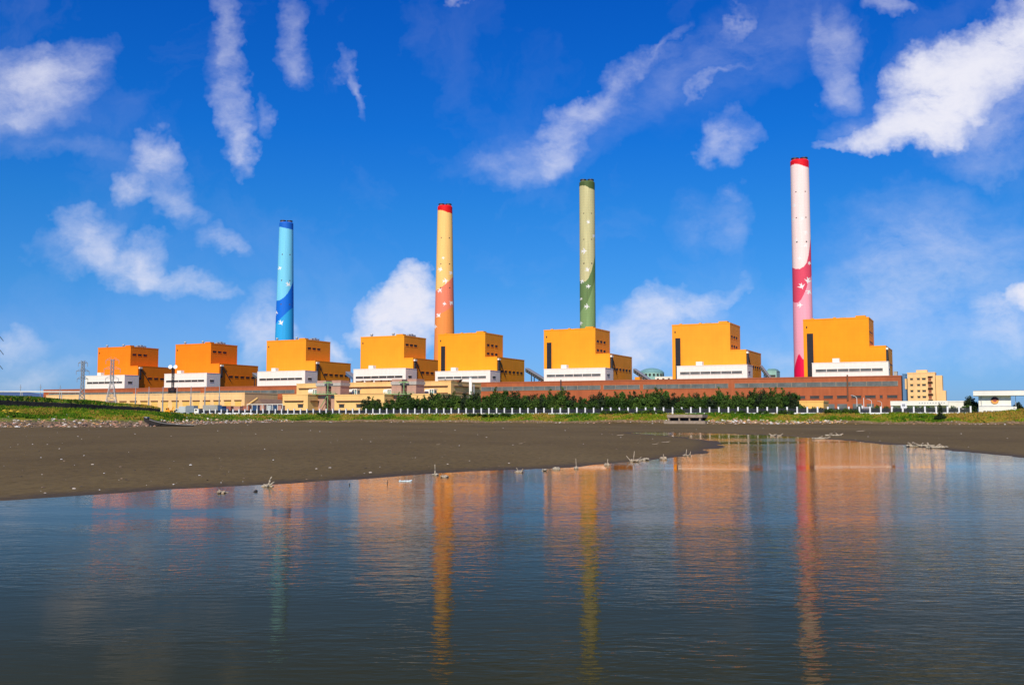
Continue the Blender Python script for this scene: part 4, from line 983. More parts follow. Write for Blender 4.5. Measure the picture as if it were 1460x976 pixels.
conveyor(493, 530, 508, 541, VV, 'blue sloping conveyor gallery left of the fourth boiler house', BLUESH)
conveyor(360, 532, 368, 538, VV, 'short dark conveyor gallery left of the boiler house below the blue chimney')
def dome(px0, px1, pyt, pyb, v, lab):
    uc, zt = uv_at((px0+px1)/2, pyt, v); R = (U(px1, v)-U(px0, v))/2; zb = Z((px0+px1)/2, pyb, v)
    x, y = world(uc, v); t = empty('storage_dome', (x, y, G0), ROT); tag(t, lab, 'storage dome')
    zs = zt-(zt-zb)*.45-G0
    MB().tube((0, 0, -.5), (0, 0, zs), R, n=24).build('drum', TEAL, t)
    q = MB(); n = 24; pr = [(1.02, 0), (.86, .45), (.5, .85), (.2, 1.0)]
    for r_, k_ in pr: q.v += [(math.cos(2*math.pi*a/n)*R*r_, math.sin(2*math.pi*a/n)*R*r_, zs+(zt-G0-zs)*k_) for a in range(n)]
    for k in range(3): q.f += [(k*n+a, k*n+(a+1) % n, (k+1)*n+(a+1) % n, (k+1)*n+a) for a in range(n)]
    q.f.append(tuple(3*n+a for a in range(n))); q.m = [0]*len(q.f); q.build('roof', TEALD, t)
    q = MB()
    for k in range(10): an = math.pi+math.pi*(k+.5)/10; q.tube((math.cos(an)*R*1.01, math.sin(an)*R*1.01, zs-3.5), (math.cos(an)*R*1.01, math.sin(an)*R*1.01, zs-1.5), 1.2, n=4)
    q.build('window_band', GLASS, t)
dome(912, 946, 524.6, 539, VB+160, 'large pale teal storage dome between the green-chimney boiler house and the next one')
t, W, zt, u0 = block('white_shed', 'low white shed right of the teal dome', 'shed', 934, 960, 536.2, VB+60, 14, WHITE)
for k in range(3): MB().box(W*(.1+.3*k), W*(.1+.3*k)+2, -.2, 0, zt-3.4, zt-1.6).build('window', GLASS, t)
t, W, zt, u0 = block('teal_building', 'small pale teal building left of the pink chimney', 'building', 1093, 1107, 528.2, VB+110, 18, TEAL)
MB().box(W*.35, W*.9, -.2, 0, zt-6, zt-4).build('window', GLASS, t); MB().prism([(0, zt), (W, zt), (W*.8, zt+2), (W*.2, zt+2)], 0, 18).build('roof', TEALD, t)
t, W, zt, u0 = block('machinery_house', 'small pale machinery house beside the right-hand boiler house', 'building', 1274, 1279, 529, VB+20, 8, CAPGR)
u, z1 = uv_at(907, 538, VB+30); 
t, W, zt, u0 = block('orange_plant_shed', 'small bright orange shed at the foot of the conveyor near the teal dome', 'shed', 905, 912, 537, VB+30, 8, ORANGEM)

# ---------------------------------------------------------------- masts, pylons, poles
def lattice(name, lab, cat, px, pyt, pyb, v, wb, wt, nseg, arms=(), m=STEEL, r=.16, group=None, extra=None, rz=0.0):
    u, zt = uv_at(px, pyt, v); x, y = world(u, v); t = empty(name, (x, y, G0), rz); tag(t, lab, cat, group); H = zt-G0
    q = MB(); lv = []
    def hw(k): return wb/2+(wt/2-wb/2)*min(1, (k/(nseg*.55)))**.72
    for k in range(nseg+1):
        z = H*(1-(1-k/nseg)**1.15); w = hw(k) ; lv.append([(-w, -w, z), (w, -w, z), (w, w, z), (-w, w, z)])
    for k in range(nseg):
        for c_ in range(4):
            a, b = lv[k], lv[k+1]; d = (c_+1) % 4
            q.tube(a[c_], b[c_], r*1.3, n=4, caps=False); q.tube(a[c_], b[d], r*.8, n=4, caps=False); q.tube(a[d], b[c_], r*.8, n=4, caps=False); q.tube(b[c_], b[d], r*.7, n=4, caps=False)
    q.build('lattice_body', m, t)
    for (fr, L_) in arms:
        z = H*fr; q = MB()
        for s in (-1, 1):
            q.tube((s*wt*.4, 0, z), (s*L_, 0, z-.1), r*.8, n=4); q.tube((s*wt*.4, 0, z+1.6), (s*L_, 0, z), r*.7, n=4)
            for g in (.35, .7): q.tube((s*L_*g, 0, z), (s*L_*g, 0, z+1.6*(1-g)), r*.5, n=4)
        a = q.build('cross_arm', m, t)
        q = MB()
        for s in (-1, 1): q.tube((s*L_, 0, z-.1), (s*L_, 0, z-2.2), .14, n=5)
        q.build('insulator', GREYMET, a)
    return t, H
lattice('pylon', 'dense dark grey lattice pylon left of the first boiler house, against the sky', 'pylon', 118.5, 515, 572, 430, 5.6, 1.5, 15, [(.97, 2.6), (.82, 3.6), (.68, 3.0)], m=GREYMET, r=.17, group='lattice pylons', rz=.5)
lattice('pylon', 'pale lattice pylon standing before the leftmost orange boiler house', 'pylon', 160.5, 512, 575, 400, 9.0, 1.5, 13, [(.985, 3.4), (.83, 4.2), (.66, 3.4)], m=STEEL, r=.11, group='lattice pylons', rz=.2)
t, H = lattice('pylon', 'pylon at the left edge whose arm tips and insulators reach into the picture', 'pylon', -16, 470, 572, 300, 7.5, 1.8, 12, [(.93, 5.2), (.77, 5.6), (.60, 5.4)], m=STEEL, r=.16, group='lattice pylons', rz=-.3)
for fr, L_ in ((.93, 5.2), (.77, 5.6), (.60, 5.4)):
    q = MB(); z = H*fr; q.tube((L_, 0, z), (L_+1.2, 0, z-.6), .08, n=5)
    for k in range(7): q.tube((L_+1.2+.3*k, 0, z-.6-.3*k), (L_+1.3+.3*k, 0, z-.7-.3*k), .22, .12, n=7)
    q.build('insulator_string', DARKSTEEL, t)
t, H = lattice('floodlight_mast', 'thin lattice mast with two round white floodlights before the second white annex', 'floodlight mast', 247, 524, 572, 560, 2.4, 1.4, 14, [], m=DARKSTEEL, r=.13)
for s in (-1, 1):
    d = MB().tube((s*1.9, -1.0, H+.6), (s*1.9, .3, H+.2), 1.5, 1.0, n=14).build('floodlight', WHITE, t)
MB().box(-2.6, 2.6, -.2, .2, H-.6, H-.2).build('lamp_bar', DARKSTEEL, t)
t, H = lattice('cage_mast', 'short dark cage mast beside the floodlight mast at the brick hall', 'mast', 245.5, 553, 572, 600, 4.4, 4.2, 4, [], m=DARKSTEEL, r=.3)
words = ['first', 'second', 'third', 'fourth', 'fifth', 'sixth', 'seventh']
def pole_proto():
    v = 385; u, zt = uv_at(252, 550.5, v); H = zt-G0; t = empty('steel_pole', (0, 0, G0), ROT)
    MB().tube((0, 0, 0), (0, 0, H*.62), .42, .26, n=8).build('pole', GREYMET, t)
    MB().tube((0, 0, H*.62), (0, 0, H), .22, .13, n=8).build('spike', STEEL, t)
    q = MB(); q.tube((-.5, 0, 0), (-.08, 0, H*.4), .1, n=5); q.tube((.7, 0, 0), (.1, 0, H*.4), .1, n=5); q.box(-.6, .6, -.12, .12, H*.6, H*.6+.25)
    for k in range(5): q.tube((-.4+.07*k, 0, H*.08*k), (.55-.1*k, 0, H*.08*(k+1)), .06, n=4)
    q.build('bracing', STEEL, t); return t, v
pp, pv = pole_proto(); pgroup = 'steel poles in front of the long cream store'
for k, px in enumerate((193, 212, 232, 252, 272, 292, 312.5)):
    o = pp if k == 0 else copy_tree(pp); x, y = world(U(px, pv, 575), pv); o.location = (x, y, G0)
    tag(o, '%s steel pole from the left before the long cream store' % words[k], 'pole', pgroup)
# wires strung between the poles
q = MB()
pts = [world(U(px, pv, 575), pv) for px in (193, 212, 232, 252, 272, 292, 312.5)]
zt = Z(252, 561, pv)
for a, b in zip(pts[:-1], pts[1:]):
    for k in range(6):
        f0, f1 = k/6, (k+1)/6; s0, s1 = -1.1*4*f0*(1-f0)*.5, -1.1*4*f1*(1-f1)*.5
        q.tube((a[0]+(b[0]-a[0])*f0, a[1]+(b[1]-a[1])*f0, zt+s0), (a[0]+(b[0]-a[0])*f1, a[1]+(b[1]-a[1])*f1, zt+s1), .05, n=4, caps=False)
o = q.build('overhead_wire', GREYMET); tag(o, 'thin overhead wire slung between the row of steel poles', 'wire')
# pipe bridge at the far left
def pipe_bridge():
    v = 360; u0, z = uv_at(-40, 558, v); u1, z1 = uv_at(114, 558.3, v); x, y = world(u0, v)
    t = empty('pipe_bridge', (x, y, G0), ROT); tag(t, 'white pipe carried on steel trestles above the embankment at the left', 'pipe bridge')
    W = u1-u0; MB().tube((0, 0, z-G0), (W, 0, z1-G0), .30, n=10).build('pipe', WHITE, t, True)
    for px in (-12, 30, 86):
        xx = U(px, v)-u0; zz = z-G0-.4
        q = MB(); q.tube((xx-1.6, 0, -.4), (xx-.5, 0, zz), .22, n=6); q.tube((xx+1.6, 0, -.4), (xx+.5, 0, zz), .22, n=6); q.box(xx-1.1, xx+1.1, -.2, .2, zz-.4, zz); q.box(xx-1.4, xx+1.4, -.12, .12, zz*.5, zz*.5+.3); q.build('trestle', STEEL, t)
pipe_bridge()
for px, pyt, lab in ((29.5, 548, 'slim pole behind the left trestle of the white pipe'), (58, 547.5, 'slim dark pole midway along the white pipe'), (86, 549, 'slim pole behind the right trestle of the white pipe')):
    v = 375; u, zt = uv_at(px, pyt, v); x, y = world(u, v); t = empty('utility_pole', (x, y, G0), ROT); tag(t, lab, 'pole', 'slim poles along the embankment')
    MB().tube((0, 0, 0), (0, 0, zt-G0), .24, .12, n=8).build('shaft', GREYMET, t)
    q = MB(); q.box(-.9, .9, -.08, .08, zt-G0-1.6, zt-G0-1.4); q.build('cross_bar', GREYMET, t)
# right-hand street lamps
def lamp_proto():
    t = empty('street_lamp', (0, 0, 3.2)); q = MB(); q.tube((0, 0, 0), (0, 0, 5.2), .10, .08, n=8); q.build('post', WHITE_P, t)
    q = MB(); pr = [(0, 5.2), (-.15, 5.6), (-.6, 5.95), (-1.4, 6.2)]
    for a, b in zip(pr[:-1], pr[1:]): q.tube((a[0], 0, a[1]), (b[0], 0, b[1]), .07, n=6)
    q.build('arm', WHITE_P, t); MB().box(-2.0, -1.3, -.14, .14, 6.14, 6.30).build('lamp_head', STEEL, t); return t
lp = lamp_proto(); first = True
for px, pyt, lab in ((1221.5, 563.2, 'white street lamp, tallest and leftmost of those before the brick hall'), (1242.5, 568.5, 'white street lamp in the middle before the right part of the brick hall'), (1257, 571.5, 'small white street lamp near the left end of the white gate wall')):
    v = 345; u, zt = uv_at(px, pyt, v); s = (zt-3.2)/6.25; x, y = world(u, v)
    o = lp if first else copy_tree(lp); first = False; o.location = (x, y, 3.2); o.scale = (s, s, s); tag(o, lab, 'street lamp', 'white street lamps')
v = 325; x, y = world(U(1231.5, v), v); t = empty('flag_pole', (x, y, 3.2)); tag(t, 'thin straight white pole between two street lamps', 'pole'); MB().tube((0, 0, 0), (0, 0, Z(1231.5, 567, v)-3.2), .12, .08, n=8).build('shaft', WHITE_P, t); MB().tube((0, 0, 0), (0, 0, .4), .3, n=10).build('base', CONC, t)

# ---------------------------------------------------------------- fence
def fence():
    ua, ub = U(283, VF, 585), U(1384, VF, 585); n = 96; st = (ub-ua)/(n-1)
    x, y = world(ua, VF); t = empty('fence', (x, y, 3.3), ROT); tag(t, 'long white-posted fence with dark railings along the top of the bank', 'fence')
    post = MB(); post.box(-.20, .20, -.20, .20, -.6, 1.88); post.box(-.24, .24, -.24, .24, 1.88, 2.0)
    pnl = MB()
    for k in range(15): xx = .32+(st-.64)*k/14; pnl.box(xx-.055, xx+.055, -.03, .03, .34, 1.42)
    pnl.box(.23, st-.23, -.05, .05, 1.42, 1.52); pnl.box(.23, st-.23, -.05, .05, .85, .93); pnl.box(.23, st-.23, -.05, .05, .34, .42)
    kb = MB(); kb.box(.23, st-.23, -.14, .14, -.5, .30)
    p0 = post.build('post', WHITE_P, t); r0 = pnl.build('railing', DARKSTEEL, t); k0 = kb.build('base_wall', WHITE_P, t)
    for k in range(n):
        if k:
            o = p0.copy(); COL.objects.link(o); o.parent = t; o.location = (k*st, 0, 0)
            if k < n-1:
                for q in (r0, k0): o = q.copy(); COL.objects.link(o); o.parent = t; o.location = (k*st, 0, 0)
fence()

# ---------------------------------------------------------------- trees and bushes
def leafcloud(lobes, n, size, seed, flat=.5):
    rs = random.Random(seed); q = MB(); tot = sum(l[3]*l[3] for l in lobes)
    for (cx, cy, cz, r, rz_) in lobes:
        for k in range(int(n*r*r/tot)):
            th = rs.uniform(0, 6.283); ph = math.acos(rs.uniform(-1, 1)); rr = r*(rs.random()**.42)*rs.uniform(.8, 1.15)
            x = cx+rr*math.sin(ph)*math.cos(th); y = cy+rr*math.sin(ph)*math.sin(th); z = cz+rr*math.cos(ph)*rz_/r
            s = size*rs.uniform(.5, 1.5); a = Vector((rs.gauss(0, 1), rs.gauss(0, 1), rs.gauss(0, flat))).normalized(); b = a.cross(Vector((rs.gauss(0, 1), rs.gauss(0, 1), rs.gauss(0, 1)))).normalized()
            p = Vector((x, y, z)); up = Vector((0, 0, s*.6))
            q.add([p-a*s-b*s*.35, p+a*s*.2-b*s*.45+up*.2, p+a*s+b*s*.1+up*.6, p+b*s*.45], [(0, 1, 2, 3)])
    return q
def tree_meshes(seed, kind):
    rs = random.Random(seed); H = 6.0
    tr = MB(); tr.tube((0, 0, -.3), (.05, 0, H*.55), .16, .08, n=7)
    lobes = []
    if kind == 'casuarina':
        for k in range(13):
            f = k/12; z = H*(.12+.84*f); w = 1.9*(1-f**2.4)+.42
            for _ in range(2 if f < .75 else 1):
                an = rs.uniform(0, 6.28); o = w*rs.uniform(.2, .8); r = w*rs.uniform(.35, .62)+.16
                lobes.append((math.cos(an)*o, math.sin(an)*o, z+rs.uniform(-.3, .3), r, r*rs.uniform(.8, 1.4)))
                tr.tube((0, 0, max(.5, z-.8)), (math.cos(an)*o, math.sin(an)*o, z), .05, .02, n=4, caps=False)
        cl = leafcloud(lobes, 2800, .23, seed, .9)
    else:
        for k in range(9):
            an = rs.uniform(0, 6.28); o = rs.uniform(.4, 1.7); z = H*rs.uniform(.2, .85); r = rs.uniform(.9, 1.45)*(1.15-.5*z/H)
            lobes.append((math.cos(an)*o*(1.2-z/H*.7), math.sin(an)*o*(1.2-z/H*.7), z, r, r*.85)); tr.tube((0, 0, z*.5), (math.cos(an)*o*.8, math.sin(an)*o*.8, z), .06, .02, n=4, caps=False)
        cl = leafcloud(lobes, 2400, .27, seed, .6)
    return tr, cl
PROTO = []
for k, kind in enumerate(('casuarina', 'casuarina', 'casuarina', 'casuarina', 'broad', 'broad', 'casuarina')):
    tr, cl = tree_meshes(40+k, kind); PROTO.append((tr, cl, kind))
def tree_proto(k, m, name):
    tr, cl, kind = PROTO[k]; t = empty(name, (0, 0, 0)); tr.build('trunk', BARK, t); cl.build('crown', m, t); return t
PO = [tree_proto(0, LEAF, 'casuarina_tree'), tree_proto(1, LEAF, 'casuarina_tree'), tree_proto(2, LEAFD, 'casuarina_tree'), tree_proto(3, LEAF, 'casuarina_tree'), tree_proto(4, LEAFB, 'broadleaf_tree'), tree_proto(5, LEAFB, 'broadleaf_tree'), tree_proto(6, LEAFD, 'casuarina_tree')]
USED = set()
def place_tree(k, x, y, z, h, w, rz, lab, cat, grp):
    o = PO[k] if k not in USED else copy_tree(PO[k]); USED.add(k)
    o.location = (x, y, z); o.scale = (w, w, h/6.0); o.rotation_euler = (0, 0, rz); tag(o, lab, cat, grp); return o
PROF = [(518,571),(526,563.5),(536,569),(550,570),(560,566),(570,560),(584,561),(596,566),(606,563),(618,559),(630,563),(642,562),(652,557.5),(664,563),(675,558),(690,562),(700,557),(712,551.5),(722,553),(733,561),(741,554.5),(752,564),(766,562),(783,555),(792,563),(802,553),(812,561),(822,566),(838,565),(846,563),(857,557.5),(868,563),(882,556.5),(894,561),(906,557.5),(918,561),(932,554),(942,555),(955,557.5),(968,563),(984,561),(1000,559.5),(1012,561),(1024,553.5),(1040,561),(1052,559),(1063,561),(1075,554.5),(1085,555.5),(1098,555),(1112,552.5),(1122,560),(1133,556.5),(1140,564)]
LM = [(550, 'before the windowed cream block'), (615, 'before the brown stair towers'), (690, 'before the white flue'), (770, 'left of the green chimney'), (870, 'below the green chimney'), (965, 'below the teal dome'), (1065, 'left of the pink chimney'), (1200, 'below the pink chimney')]
def trees():
    rs = random.Random(11); cnt = {}
    px = 520.0; k = 0; items = []
    while px < 1142: items.append((px, 0)); px += rs.uniform(8, 11)
    px = 524
    while px < 1138: items.append((px, 1)); px += rs.uniform(7.5, 11.5)
    for px, row in items:
        v = VF+(4.5 if row == 0 else 11)+rs.uniform(-1.5, 1.5); pyt = np.interp(px, [p[0] for p in PROF], [p[1] for p in PROF])
        if row == 0: pyt = max(pyt+rs.uniform(3, 9), 564)
        u, zt = uv_at(px, pyt, v); x, y = world(u, v); h = (zt-3.2)*1.02
        kk = rs.choice((0, 1, 3, 4, 5, 0, 6)) if row == 0 else rs.choice((0, 1, 2, 3, 6, 5, 4))
        w = (.95 if row else .9)*rs.uniform(.85, 1.2)*(h/6)**.5
        zone = next(z for lim, z in LM if px < lim+.1 or lim == 1200)
        kind = 'dark casuarina' if kk in (2, 6) else ('bushy bright tree' if kk in (4, 5) else 'green casuarina')
        key = (kind, zone, row); cnt[key] = cnt.get(key, 0)+1
        nth = ['first', 'second', 'third', 'fourth', 'fifth', 'sixth', 'seventh', 'eighth', 'ninth'][min(cnt[key]-1, 8)]
        rw = 'front' if row == 0 else 'back'
        place_tree(kk, x, y, 3.2, h, w, rs.uniform(0, 6.28), '%s %s from the left in the %s row, %s' % (nth, kind, rw, zone), 'tree', 'trees along the fence')
trees()
def tree_at(k, px, pyt, v, z, w, lab, cat='tree', grp=None):
    u, zt = uv_at(px, pyt, v); x, y = world(u, v); return place_tree(k, x, y, z, (zt-z)*1.02, w, px, lab, cat, grp)
tree_at(2, 1383, 564.5, 312, 3.2, .85, 'dark round tree at the left of the gate pavilion')
tree_at(6, 1388, 568, 313, 3.2, .7, 'smaller dark tree touching the gate pavilion wall')
tree_at(5, 1378, 576, 305, 3.2, .7, 'low bright bush below the dark tree by the pavilion', 'bush')
# bushes
def bush_proto(seed, m, name='bush'):
    rs = random.Random(seed); lobes = []
    for k in range(8): an = rs.uniform(0, 6.28); o = rs.uniform(.1, .8); lobes.append((math.cos(an)*o, math.sin(an)*o*.7, rs.uniform(.3, .95), rs.uniform(.3, .5), rs.uniform(.3, .48)))
    t = empty(name, (0, 0, 0)); leafcloud(lobes, 620, .11, seed, .6).build('foliage', m, t)
    q = MB()
    for k in range(4): an = rs.uniform(0, 6.28); q.tube((0, 0, -.2), (math.cos(an)*.5, math.sin(an)*.4, .8), .03, .015, n=4)
    q.build('stem', BARK, t); return t
BP = [bush_proto(3, LEAFB), bush_proto(5, LEAF)]; BU = set()
def bush(k, x, y, z, w, h, lab, grp='bushes by the fence'):
    o = BP[k] if k not in BU else copy_tree(BP[k]); BU.add(k); o.location = (x, y, z); o.scale = (w, w, h); o.rotation_euler = (0, 0, x*1.7); tag(o, lab, 'bush', grp)
ords = ['first', 'second', 'third', 'fourth', 'fifth', 'sixth', 'seventh', 'eighth', 'ninth', 'tenth', 'eleventh', 'twelfth', 'thirteenth', 'fourteenth', 'fifteenth', 'sixteenth']
def bush_run(pxs, dv, k, h, w, where, z=3.1):
    for i, px in enumerate(pxs):
        x, y = world(U(px, VF+dv, 590), VF+dv); zz = z if z else h1(x, y)
        bush(k if i % 3 else (k+1) % 2, x, y, zz, w, h*random.uniform(.85, 1.15), '%s bush from the left %s' % (ords[i], where))
bush_run([861, 868, 875, 882, 889, 894], -1.0, 0, 1.15, 1.5, 'covering the fence below the green chimney')
bush_run([911, 918, 925, 932, 939, 945], -1.0, 0, 1.15, 1.5, 'covering the fence left of the culvert')
bush_run([966, 972], -1.0, 1, 1.3, 1.2, 'just above the culvert')
bush_run([1045, 1052, 1059, 1084, 1091, 1112, 1119, 1128], -1.0, 0, .95, 1.3, 'before the fence below the last trees')
bush_run([1143, 1150, 1160, 1168], 2.0, 1, 1.9, 1.6, 'behind the fence before the low yellow building')
bush_run([1178, 1186, 1193, 1204, 1212, 1220], -.8, 0, 1.3, 1.5, 'along the fence before the brick hall end')
bush_run([1228, 1240, 1250, 1262], 2.5, 0, 1.8, 1.6, 'behind the fence under the street lamps')
bush_run([1276, 1284, 1296, 1305, 1316, 1324, 1336, 1346, 1358, 1366], 2.2, 1, 1.6, 1.5, 'behind the fence before the white gate wall')
bush_run([670, 676, 683, 692, 700, 709, 718, 726], -4.5, 1, .85, 1.7, 'growing down the grass bank under the middle tree row', z=None)
bush_run([455, 462, 469], -2.5, 1, .9, 1.2, 'on the grass bank under the cream yard buildings', z=None)
x, y = world(U(1341, VF-7, 598), VF-7); zz = h1(x, y)
t = empty('bank_shrub', (x, y, zz)); tag(t, 'dark pointed shrub standing alone on the grass bank at the right', 'shrub')
leafcloud([(0, 0, .8, .95, .8), (.7, 0, .6, .8, .6), (-.7, 0, .6, .8, .6), (1.3, .2, .45, .5, .4), (-1.2, .1, .5, .5, .4), (0, 0, 2.0, .75, .9), (.1, 0, 3.1, .5, .9), (-.2, 0, 3.9, .28, .7)], 2400, .15, 77, .7).build('foliage', LEAFD, t)
MB().tube((0, 0, -.2), (0, 0, 3.4), .09, .03, n=6).build('stem', BARK, t)
x, y = world(U(1453, 330, 580), 330); place_tree(2, x, y, 3.2, 3.6, .8, 1.0, 'dark small tree beyond the pavilion at the right edge', 'tree', None)

# ---------------------------------------------------------------- hedge behind the left part of the fence
def hedge(p0, p1, lab, dv=1.6, h=1.35):
    ua, ub = U(p0, VF+dv, 588), U(p1, VF+dv, 588); x, y = world(ua, VF+dv); t = empty('hedge', (x, y, 3.2), ROT); tag(t, lab, 'hedge', 'hedges behind the fence')
    L_ = ub-ua; lobes = [(k, 0, .55*h, .62, .5*h) for k in np.arange(.4, L_, .8)]
    leafcloud(lobes, int(L_*130), .12, int(p0), .6).build('foliage', LEAFD, t)
    q = MB()
    for k in range(int(L_/2)): q.tube((1+k*2, 0, -.1), (1+k*2+.1, 0, h*.6), .05, n=4)
    q.build('stem', BARK, t)
hedge(286, 351, 'low dark hedge between the fence and the parked trucks', 1.0, 1.2); hedge(352, 455, 'long dark hedge behind the fence before the low shed and small cream block'); hedge(456, 524, 'dark hedge behind the fence before the wide cream front block'); hedge(525, 700, 'dark hedge under the left part of the tree row'); hedge(701, 870, 'dark hedge under the middle of the tree row'); hedge(871, 1045, 'dark hedge under the tree row beside the culvert'); hedge(1046, 1175, 'dark hedge under the right end of the tree row'); hedge(1176, 1270, 'dark hedge behind the fence before the brick hall end')

# ---------------------------------------------------------------- vehicles and containers at the left yard
def wheel(parent, x, y, r, w=.3):
    o = MB().tube((x, y, r), (x, y+w, r), r, n=16).build('wheel', RUBBER, parent); MB().tube((x, y-.02, r), (x, y+w+.02, r), r*.5, n=10).build('rim', STEEL, o)
def truck(px0, px1, pyt, lab, boxm, cabm, cab='right', v=312):
    u0, u1 = U(px0, v, 585), U(px1, v, 585); W = u1-u0; H = Z(px0, pyt, v)-3.2; x, y = world(u0, v)
    t = empty('truck', (x, y, 3.2), ROT); tag(t, lab, 'truck', 'trucks parked behind the fence at the left')
    cl = min(2.0, W*.38); c0, c1, b0, b1 = (W-cl, W, 0, W-cl-.15) if cab == 'right' else (0, cl, cl+.15, W)
    MB().box(b0, b1, 0, 2.4, 1.0, H).build('cargo_box', boxm, t)
    MB().box(.1, W-.1, .5, 1.9, .6, .98).build('chassis', DARKSTEEL, t)
    hh = min(H, 2.6); f = 1 if cab == 'right' else -1
    pts = [(c0, .6), (c1, .6), (c1, 1.5), (c1-.35, hh), (c0, hh)] if cab == 'right' else [(c0, .6), (c1, .6), (c1, hh), (c0+.35, hh), (c0, 1.5)]
    c_ = MB().prism(pts, .05, 2.35).build('cab', cabm, t)
    MB().box(c0+.45, c1-.5, .02, .05, 1.6, hh-.3).build('window', GLASS, c_)
    for xx in (c0+cl*.5, (b0+b1)*.5 if W < 6 else b0+(b1-b0)*.2, b0+(b1-b0)*.35 if W > 6 else (b0+b1)*.5+.9):
        for yy in (0.02, 2.05): wheel(t, xx, yy, .48)
LG = mat('light_grey_truck', (.48, .52, .52), .5, .1, 1); BG = mat('blue_grey_tarp', (.20, .24, .28), .6, .15, 1); GR_ = mat('grey_tarp', (.33, .32, .29), .7, .15, 1); DB = mat('dark_blue_paint', (.03, .07, .16), .4, .1, 1); RB = mat('red_brown_container', (.38, .14, .09), .7, .2, 1); PK = mat('dusty_pink_container', (.50, .27, .20), .7, .2, 1)
truck(249, 264.5, 579, 'short truck with light grey box, leftmost of the parked trucks', LG, LG, 'left')
truck(265, 282, 578, 'truck with blue-grey tarpaulin box and white cab frame', BG, WHITE, 'right')
truck(283, 310, 577.2, 'long truck with grey-beige tarpaulin, largest of the parked trucks', GR_, DARKSTEEL, 'left')
truck(311, 321, 578.3, 'small dark blue truck beside the long grey one', DB, DB, 'right', 310)
def container(px0, px1, pyt, m, lab, v=314):
    u0, u1 = U(px0, v, 585), U(px1, v, 585); W = u1-u0; H = Z(px0, pyt, v)-3.2; x, y = world(u0, v)
    t = empty('container', (x, y, 3.2), ROT); tag(t, lab, 'container', 'containers stored behind the fence')
    q = MB(); n = int(W/.3)
    q.box(.06, W-.06, .06, 2.4, .1, H-.1)
    for k in range(n): xx = .1+(W-.2)*k/n; q.box(xx, xx+.14, 0, .06, .15, H-.15)
    q.build('wall', m, t); MB().box(0, W, 0, 2.44, H-.1, H).box(0, W, 0, 2.44, 0, .1).box(0, .1, 0, .1, .1, H-.1).box(W-.1, W, 0, .1, .1, H-.1).build('frame', m, t)
container(320.5, 329, 578.5, RB, 'red-brown container nearest to the small dark blue truck'); container(333, 342, 578.8, PK, 'dusty pink container, middle one behind the fence'); container(345, 355, 578.2, RB, 'red-brown container below the gable of the long cream store', 316)
container(360, 366, 577.5, DB, 'dark blue container between the pink ones near the low shed'); container(368.5, 376.5, 577.2, PK, 'dusty pink container before the low brown shed', 316); container(380, 386, 577.6, LG, 'light grey container before the low brown shed'); container(387, 394, 577.4, DB, 'dark blue container before the right part of the low shed', 316); container(395.5, 401, 577.8, PK, 'dusty pink container touching the small cream block')
# white frame over the stored goods
def white_frame():
    v = 306; u0, u1 = U(352, v, 580), U(403, v, 580); W = u1-u0; x, y = world(u0, v); t = empty('storage_rack', (x, y, 3.2), ROT); tag(t, 'thin white steel frame standing over the stored containers', 'frame'); H = Z(352, 575.8, v)-3.2
    MB().box(0, W, 0, .18, H-.2, H).build('beam', WHITE, t)
    for k in range(8): xx = (W-.18)*k/7; MB().box(xx, xx+.18, .0, .18, 0, H-.2).build('upright', WHITE, t)
white_frame()
def excavator():
    v = 300; u0 = U(234.5, v, 585); x, y = world(u0, v); s = (U(246, v, 585)-u0)/3.2; z = max(3.0, h1(x, y)-.1)
    t = empty('excavator', (x, y, z), ROT); tag(t, 'small orange digger parked at the end of the embankment', 'digger')
    q = MB(); q.prism([(0, .15), (.3, 0), (2.6, 0), (2.9, .15), (2.9, .5), (2.6, .65), (.3, .65), (0, .5)], 0, .45); q.prism([(0, .15), (.3, 0), (2.6, 0), (2.9, .15), (2.9, .5), (2.6, .65), (.3, .65), (0, .5)], 1.5, 1.95); q.build('track', RUBBER, t)
    MB().prism([(.3, .7), (2.7, .7), (2.8, 1.5), (1.8, 1.7), (.3, 1.5)], .1, 1.85).build('body', ORANGEM, t)
    c_ = MB().prism([(.4, 1.5), (1.5, 1.6), (1.4, 2.6), (.5, 2.6)], .2, 1.1).build('cab', ORANGEM, t); MB().box(.6, 1.3, .17, .2, 1.75, 2.4).build('window', GLASS, c_)
    q = MB(); q.tube((2.4, 1.2, 1.3), (3.4, 1.2, 2.9), .16, .13, n=6); q.tube((3.4, 1.2, 2.9), (4.3, 1.2, 1.5), .13, .1, n=6); q.build('boom', ORANGEM, t)
    MB().prism([(4.0, 1.5), (4.5, 1.55), (4.5, .9), (4.1, .8)], .9, 1.5).build('bucket', DARKSTEEL, t)
excavator()
# white concrete blocks along the yard edge
k = 0
for px, w in ((246, .7), (257.5, 1.3), (268, .6), (279, .7), (290, .6), (301, .6), (313.5, 1.0), (325.5, 1.6), (337, 1.6), (347, .7), (355, 1.9)):
    v = VF-1.6; x, y = world(U(px, v, 588), v); z = h1(x, y)-.15; s = w
    t = empty('concrete_block', (x, y, z), ROT+random.uniform(-.2, .2)); tag(t, '%s white concrete block from the left before the trucks' % ords[k], 'concrete block', 'white blocks before the trucks')
    MB().prism([(-s, 0), (s, 0), (s*.8, .75), (-s*.55, .85)], -.4, .4).build('body', WHITE_P, t); MB().tube((0, 0, .6), (0, 0, .98), .06, n=6).build('lifting_eye', DARKSTEEL, t); k += 1

